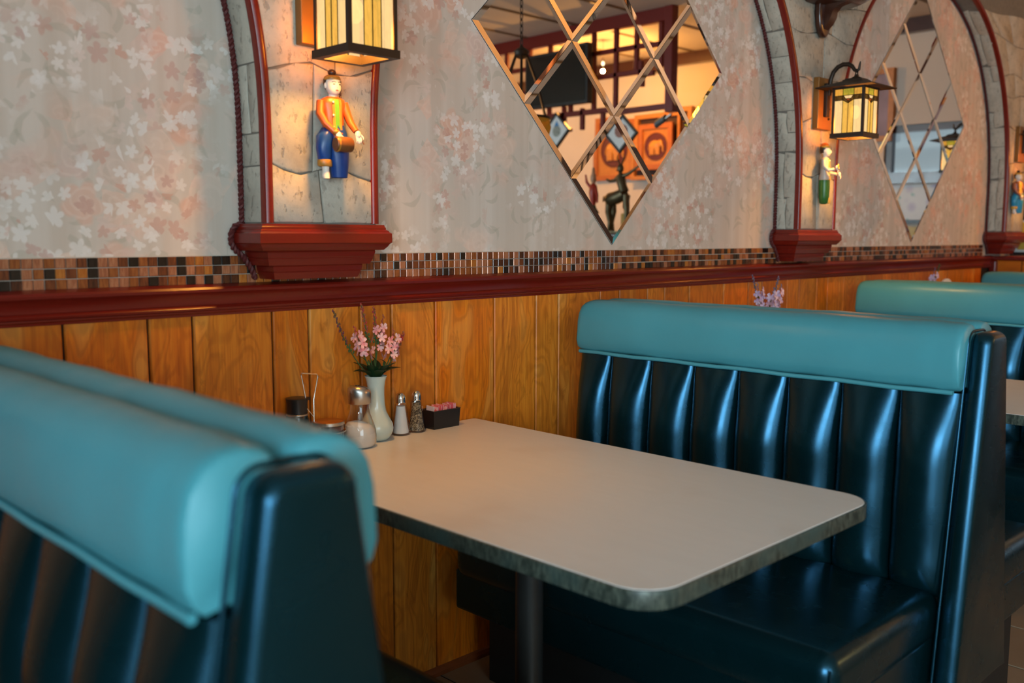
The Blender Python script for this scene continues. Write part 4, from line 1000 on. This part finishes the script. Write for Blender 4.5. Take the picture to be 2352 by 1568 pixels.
# ------------------------------------------------------------------ the other side of the room, seen in the mirrors
ls = thing('lattice_screen', 'red wooden lattice hanging from the ceiling, reflected in the large mirror', 'lattice', (4.4, -2.9, 2.14))
def bar(y0, y1, z0, z1, x0=4.385, x1=4.415, nm='bar'): return rbox((x0, min(y0, y1), z0), (x1, max(y0, y1), z1), .003, 1).build(nm, RED, ls)
bar(-4.05, -1.93, 2.745, 2.84, 4.375, 4.425, 'top_rail'); bar(-1.985, -1.915, 2.14, 2.84, 4.365, 4.435, 'end_post')
bar(-4.05, -1.99, 2.165, 2.205, nm='bottom_rail')
for y in (-2.03, -2.245, -2.43, -2.64, -2.87, -3.09, -3.31, -3.57, -3.80, -4.02): bar(y-.017, y+.017, 2.44 if y > -2.3 else 2.205, 2.745)
for a, b, z in ((-1.99, -4.05, 2.60), (-2.10, -4.05, 2.425)): bar(a, b, z-.017, z+.017)
for y, z in ((-2.55, 2.02), (-2.75, 2.06), (-2.935, 2.09), (-3.2, 2.02), (-2.205, 2.34)): bar(y-.017, y+.017, z, z+.16)
bar(-2.86, -2.96, 2.055, 2.085)
tv = thing('television', 'large dark television mounted on the red lattice, reflected in the mirror', 'television', (4.3, -2.9, 2.24))
rbox((4.27, -3.24, 2.235), (4.33, -2.595, 2.665), .006, 2).build('tv_case', BLACKP, tv)
MB().box((4.266, -3.22, 2.255), (4.270, -2.615, 2.645)).build('screen', plain('dark_screen', (.006, .008, .008), .12, spec=.6), tv)
MB().box((4.33, -3.0, 2.35), (4.385, -2.85, 2.5)).build('mount', BLACKP, tv)
def diamond(yc, zc, label, art):
    root = thing('hanging_diamond_picture', label, 'picture', (4.385, yc, zc-.14), 'diamond pictures under the lattice'); x = 4.36
    def d(s_, xx): return [(xx, yc-s_, zc), (xx, yc, zc-s_), (xx, yc+s_, zc), (xx, yc, zc+s_)]
    MB().rings([d(.117, x-.012), d(.138, x-.012), d(.138, x+.012), d(.117, x+.012), d(.117, x-.012)], False, False).build('frame', BLACKP, root)
    p_ = MB().add(d(.119, x), [(0,1,2,3)]).build('paper', plain('white_paper', (.74, .76, .76), .5, var=.03), root)
    if art == 'a':
        MB().add([(x-.001, yc-.035, zc+.015), (x-.001, yc+.035, zc+.015), (x-.001, yc, zc+.075)], [(0,1,2)]).build('blue_peak', plain('print_blue', (.03, .22, .52), .5, var=.2), p_)
        MB().add([(x-.0012, yc+.042*math.cos(a), zc-.005+.042*math.sin(a)) for a in [2*PI*i/24 for i in range(24)]], [tuple(range(24))]).build('emblem', plain('print_gold_blue', (.28, .30, .26), .5, var=.8, vscale=60), p_)
    else:
        MB().add([(x-.0012, yc+.045*(1+.12*(i % 2))*math.cos(2*PI*i/24), zc+.02+.045*(1+.12*(i % 2))*math.sin(2*PI*i/24)) for i in range(24)], [tuple(range(24))]).build('emblem', plain('print_russet', (.32, .13, .09), .5, var=.6, vscale=70), p_)
    MB().tube([(x, yc, zc+.138), (4.382, yc, 2.21)], .001, 4).build('hanging_wire', BLACKP, root)
diamond(-2.975, 2.068, 'black framed diamond picture with a blue peak, reflected at left', 'a'); diamond(-2.345, 2.02, 'black framed diamond picture with a russet emblem, reflected at centre', 'b')
def elephant(yc, zc, w, h, x, label):
    root = thing('carved_picture', label, 'carving', (x, yc, zc-h/2), 'carved elephant panels')
    m = MB(); t = .045
    m.box((x-.03, yc-w/2, zc-h/2), (x, yc-w/2+t, zc+h/2)); m.box((x-.03, yc+w/2-t, zc-h/2), (x, yc+w/2, zc+h/2)); m.box((x-.03, yc-w/2+t, zc-h/2), (x, yc+w/2-t, zc-h/2+t)); m.box((x-.03, yc-w/2+t, zc+h/2-t), (x, yc+w/2-t, zc+h/2))
    fm = plain('carved_orange_wood', (.42, .12, .018), .45, var=.3, vscale=40, bump=.3, bscale=60)
    m.build('frame', fm, root)
    MB().box((x-.012, yc-w/2+t, zc-h/2+t), (x-.002, yc+w/2-t, zc+h/2-t)).build('carved_field', GOLD, root)
    r = min(w, h)*.33
    MB().rings([[(xx, yc+rr*math.cos(2*PI*i/32), zc+rr*math.sin(2*PI*i/32)) for i in range(32)] for xx, rr in ((x-.012, r), (x-.019, r), (x-.019, r*.97), (x-.014, r*.95))]).build('medallion', plain('dark_red_medallion', (.10, .010, .006), .5, var=.3), root)
    s = r*.95; E_ = MB(); q = lambda y_, z_: Vector((x-.020, yc+s*y_, zc+s*z_))
    E_.ell(q(-.08,.12), (.012, s*.50, s*.36)); E_.ell(q(.42,.22), (.013, s*.26, s*.27))
    for yy_ in (-.42,-.20,.12,.32): E_.tube([q(yy_,.0), q(yy_-.02,-.35), q(yy_,-.62)], [s*.13,s*.11,s*.10], 8)
    E_.tube([q(.60,.15), q(.72,-.10), q(.70,-.35), q(.80,-.45)], [s*.10,s*.08,s*.06,s*.04], 8); E_.ell(q(.30,.25), (.018, s*.14, s*.20)); E_.tube([q(-.55,.2), q(-.66,-.05), q(-.64,-.25)], [s*.04,s*.03,s*.03], 6)
    E_.build('elephant_relief', plain('gilded_relief', (.60, .26, .04), .4, var=.3, vscale=60), root, smooth=60)
elephant(-3.165, 2.085, .37, .40, 5.86, 'square carved elephant panel in orange wood, reflected at right'); elephant(-3.67, 2.09, .48, .55, 5.945, 'larger carved elephant panel in orange wood, reflected behind a diamond picture')
cabinet_label = 'red framed glass display case behind the carved panel, reflected in the mirror'
dc = thing('display_case', cabinet_label, 'case', (5.92, -3.1, 1.80))
MB().box((5.90, -3.40, 1.80), (5.948, -2.80, 2.36)).build('case_back', plain('case_back_brown', (.05, .02, .012), .7, var=.3), dc)  # plain dark brown back panel
for a, b in (((5.86,-3.42,1.80),(5.91,-3.38,2.38)), ((5.86,-2.82,1.80),(5.91,-2.78,2.38)), ((5.86,-3.38,2.34),(5.91,-2.82,2.38)), ((5.86,-3.38,1.80),(5.91,-2.82,1.835)), ((5.865,-2.95,1.835),(5.905,-2.925,2.34))):
    MB().box(a, b).build('case_rail', GOLD, dc)
# bar partition with the bronze figure and a carved puppet on it
bp = thing('bar_counter', 'dark wooden bar counter across the aisle, seen only in the mirror', 'counter', (4.0, -2.6, 0))
rbox((3.85, -4.0, 0), (4.2, -1.75, 1.275), .006, 1).build('counter_body', DARKWOOD, bp); rbox((3.79, -4.03, 1.275), (4.25, -1.72, 1.308), .01, 2).build('counter_top', DARKWOOD, bp)
BRZ = plain('aged_bronze', (.11, .085, .045), .42, metal=.7, var=.4, vscale=50)
def statue():
    x, y, z = 3.93, -1.99, 1.309; root = thing('bronze_statue', 'bronze dancer with horse legs and antlers, reflected low in the large mirror', 'statue', (x, y, z))
    m = lambda: MB(); V = lambda a, b, c=0: (x+c, y+a, z+b)
    MB().tube([V(.03,.27), V(.015,.31), V(0,.36), V(.0,.395)], [.034,.030,.034,.016], 12).build('torso', BRZ, root, smooth=60)
    MB().tube([V(.035,.26), V(-.03,.235), V(-.09,.225), V(-.115,.235)], [.040,.045,.046,.03], 12).build('horse_body', BRZ, root, smooth=60)
    for pts in ([V(.045,.25), V(.055,.15), V(.05,.07), V(.055,.0)], [V(.03,.25,.03), V(.02,.17,.03), V(.045,.12,.03), V(.035,.085,.03)], [V(-.095,.22), V(-.105,.14), V(-.09,.07), V(-.10,.0)], [V(-.09,.22,.03), V(-.08,.14,.03), V(-.095,.07,.03), V(-.085,.0,.03)]):
        MB().tube(pts, [.026,.020,.014,.013], 10).build('leg', BRZ, root, smooth=60)
    MB().tube([V(-.115,.235), V(-.14,.24), V(-.15,.21)], [.014,.010,.004], 8).build('tail', BRZ, root, smooth=60)
    MB().tube([V(.02,.375), V(.06,.385), V(.11,.41), V(.15,.435)], [.014,.012,.010,.007], 8).build('arm', BRZ, root, smooth=60)
    MB().tube([V(-.02,.375), V(-.05,.35), V(-.09,.345), V(-.12,.36)], [.014,.012,.010,.007], 8).build('arm', BRZ, root, smooth=60)
    hd = MB().ell(V(-.002,.425), (.022,.024,.030), 14, 9).build('head', BRZ, root, smooth=60)
    MB().tube([V(-.02,.42), V(-.036,.412)], [.010,.004], 8).build('muzzle', BRZ, hd, smooth=60)
    for s_ in (-1, 1): MB().tube([V(.008*s_,.45), V(.018*s_,.475), V(.03*s_,.495), V(.026*s_,.52)], [.006,.005,.004,.002], 6).build('antler', BRZ, hd, smooth=60)
    MB().box((x-.05, y-.13, z-.001), (x+.06, y+.09, z+.012)).build('plinth', BRZ, root)
statue()
def puppet():
    x, y, z = 3.84, -2.15, 1.309; root = thing('standing_puppet', 'small red and green carved puppet beside the bronze statue in the mirror', 'figurine', (x, y, z))
    rd = plain('puppet_red', (.36, .03, .015), .4, var=.2); gn = plain('puppet_green', (.01, .06, .025), .5, var=.3); wh = plain('puppet_white', (.66, .62, .56), .5, var=.1)
    MB().lathe([(.040,0),(.045,.004),(.034,.03),(.026,.09),(.022,.12)], (x, y, z), 16).build('white_skirt', wh, root, smooth=60)
    MB().lathe([(.024,.115),(.042,.135),(.022,.165),(.016,.185)], (x, y, z), 9).build('green_tunic', gn, root)
    MB().lathe([(.014,.18),(.022,.22),(.030,.27),(.026,.31),(.012,.33)], (x, y, z), 16).build('red_jacket', rd, root, smooth=60)
    MB().lathe([(.010,.33),(.020,.35),(.020,.375),(.012,.40),(.009,.43),(.001,.44)], (x, y, z), 16).build('head', plain('puppet_face', (.45, .25, .15), .4, var=.1), root, smooth=60)
    MB().tube([(x, y+.02, z+.30), (x-.02, y+.05, z+.25), (x-.03, y+.06, z+.20)], [.011,.010,.006], 8).build('arm', rd, root, smooth=60)
    MB().tube([(x, y-.02, z+.30), (x-.01, y-.05, z+.34), (x-.01, y-.06, z+.39)], [.011,.010,.006], 8).build('arm', rd, root, smooth=60)
puppet()
bx_ = thing('serving_box', 'small yellow and green boxes behind the statue on the bar counter', 'box', (4.02, -1.96, 1.309))
MB().box((4.0, -2.03, 1.309), (4.10, -1.88, 1.345)).build('green_box', plain('green_card', (.10, .22, .02), .4, var=.3), bx_); MB().box((4.0, -2.04, 1.345), (4.10, -1.90, 1.44)).build('yellow_box', plain('yellow_card', (.55, .30, .03), .4, var=.3), bx_)
# hanging amber lamp on a chain
pl = thing('pendant_lamp', 'hanging brown iron lamp on a twisted chain, reflected in the mirror', 'lamp', (2.6, -1.6, ZC))
for i in range(16):
    zc = 2.82-i*.034; a = (i % 2)*PI/2
    MB().tube([(2.6+.008*math.cos(t)*math.cos(a), -1.622+.008*math.cos(t)*math.sin(a), zc+.021*math.sin(t)) for t in [2*PI*k/12 for k in range(13)]], .003, 5).build('chain_link', IRON, pl, smooth=60)
MB().lathe([(.004,2.30),(.012,2.285),(.03,2.275),(.042,2.262),(.036,2.245),(.040,2.235),(.012,2.225)], (2.6,-1.622,0), 16).build('crown', IRON, pl, smooth=40)
SHADE = lit_glass('amber_lamp_shade', (.85, .36, .04), .35, .3, .5)
for k in range(6):
    a = k*PI/3+.3; MB().tube([(2.6+.034*math.cos(a), -1.622+.034*math.sin(a), 2.245), (2.6+.11*math.cos(a), -1.622+.11*math.sin(a), 2.06), (2.6+.155*math.cos(a), -1.622+.155*math.sin(a), 1.90)], .006, 6).build('hoop_arm', IRON, pl, smooth=60)
MB().tube([(2.6+.158*math.cos(t), -1.622+.158*math.sin(t), 1.90) for t in [2*PI*k/36 for k in range(37)]], .007, 6).build('lamp_ring', IRON, pl, smooth=60)
MB().lathe([(.155,1.895),(.165,1.85),(.150,1.79),(.11,1.74),(.05,1.715)], (2.6,-1.622,0), 28, False, True).build('amber_bowl', SHADE, pl, smooth=60)
point('pendant_light', Vector((2.6,-1.622,1.93))-pl.location, 1.5, (1, .50, .15), .05, pl)
# warm bulbs over the bar; the far one is unseen, added for warm light
for i, (x, y, z) in enumerate(((5.0, -3.056, 2.656), (5.0, -2.68, 2.80), (4.9, -5.3, 2.66), (5.1, -1.6, 2.70))):
    if i in (1, 3): continue
    root = thing('ceiling_bulb', ('bare warm bulb hanging behind the red lattice, reflected in the mirror', '', 'added warm bulb out of view over the far end of the bar', 'bare warm bulb hanging by the end window')[i], 'bulb', (x, y, ZC), 'warm bulbs over the bar')
    MB().ell((x, y, z), (.012, .012, .017), 14, 9).build('glass_bulb', emit('warm_bulb', (1, .78, .45), 4), root, smooth=60)
    MB().lathe([(.010, z+.018), (.010, z+.045), (.003, z+.05), (.003, ZC)] if z+.07 < ZC-.03 else [(.013, z+.03), (.02, ZC)], (x, y, 0), 12).build('socket', STEEL, root, smooth=50)
    point('bulb_glow', Vector((x, y, z-.06))-root.location, (60, 0, 50, 10)[i], (1, .44, .10), .014, root)
sp = thing('spotlight', 'small grey spotlight hanging from the lattice post', 'spotlight', (4.4, -1.96, 2.10))
MB().tube([(4.4,-1.95,2.128),(4.4,-1.985,2.11),(4.4,-2.0,2.10)], .010, 8).build('bracket', STEEL, sp, smooth=60)
MB().rings([[(4.4+.026*math.cos(t), -2.0-l*.9, 2.105-l*.45+.026*math.sin(t)) for t in [2*PI*k/14 for k in range(14)]] for l in (0,.085)]).build('spot_can', plain('grey_spot_can', (.10, .12, .13), .4, var=.1), sp, smooth=40)
# pictures by the end window
fp = thing('framed_picture', 'gilt framed picture beside the end window, reflected in the far mirror', 'picture', (5.93, -1.26, 2.09))
MB().box((5.93,-1.40,2.02), (5.949,-1.10,2.47)).build('painting', plain('dusk_painting', (.30, .24, .30), .6, var=.5, vscale=6), fp)
for a, b in (((5.915,-1.44,1.98),(5.949,-1.40,2.51)), ((5.915,-1.10,1.98),(5.949,-1.06,2.51)), ((5.915,-1.40,1.98),(5.949,-1.10,2.02)), ((5.915,-1.40,2.47),(5.949,-1.10,2.51))):
    MB().box(a, b).build('frame_rail', GOLD, fp)
fl = thing('floral_picture', 'white panel with pastel painted flowers below the end window', 'picture', (5.93, -.87, 1.37))
t = NT('pastel_floral_panel'); v = t.obj()
c_ = t.mix(t.mask(t.vor(v, 9), .45, .15), (.70, .76, .78), (.45, .42, .62)); c_ = t.mix(t.mask(t.noise(v, 11, 2), .56, .64), c_, (.20, .50, .48)); t.base(c_); t.set(rough=.4)
MB().box((5.935,-1.20,1.40), (5.949,-.50,1.655)).build('floral_panel', t.m, fl); MB().box((5.925,-1.22,1.372), (5.949,-.48,1.40)).build('lower_rail', BLACKP, fl)
nt = tag(MB().box((5.94,-.95,1.20), (5.949,-.78,1.35)).build('paper_notice', plain('yellowed_notice', (.62, .56, .28), .6, var=.3, vscale=40)), 'small yellow and white paper notice under the floral panel', 'notice')
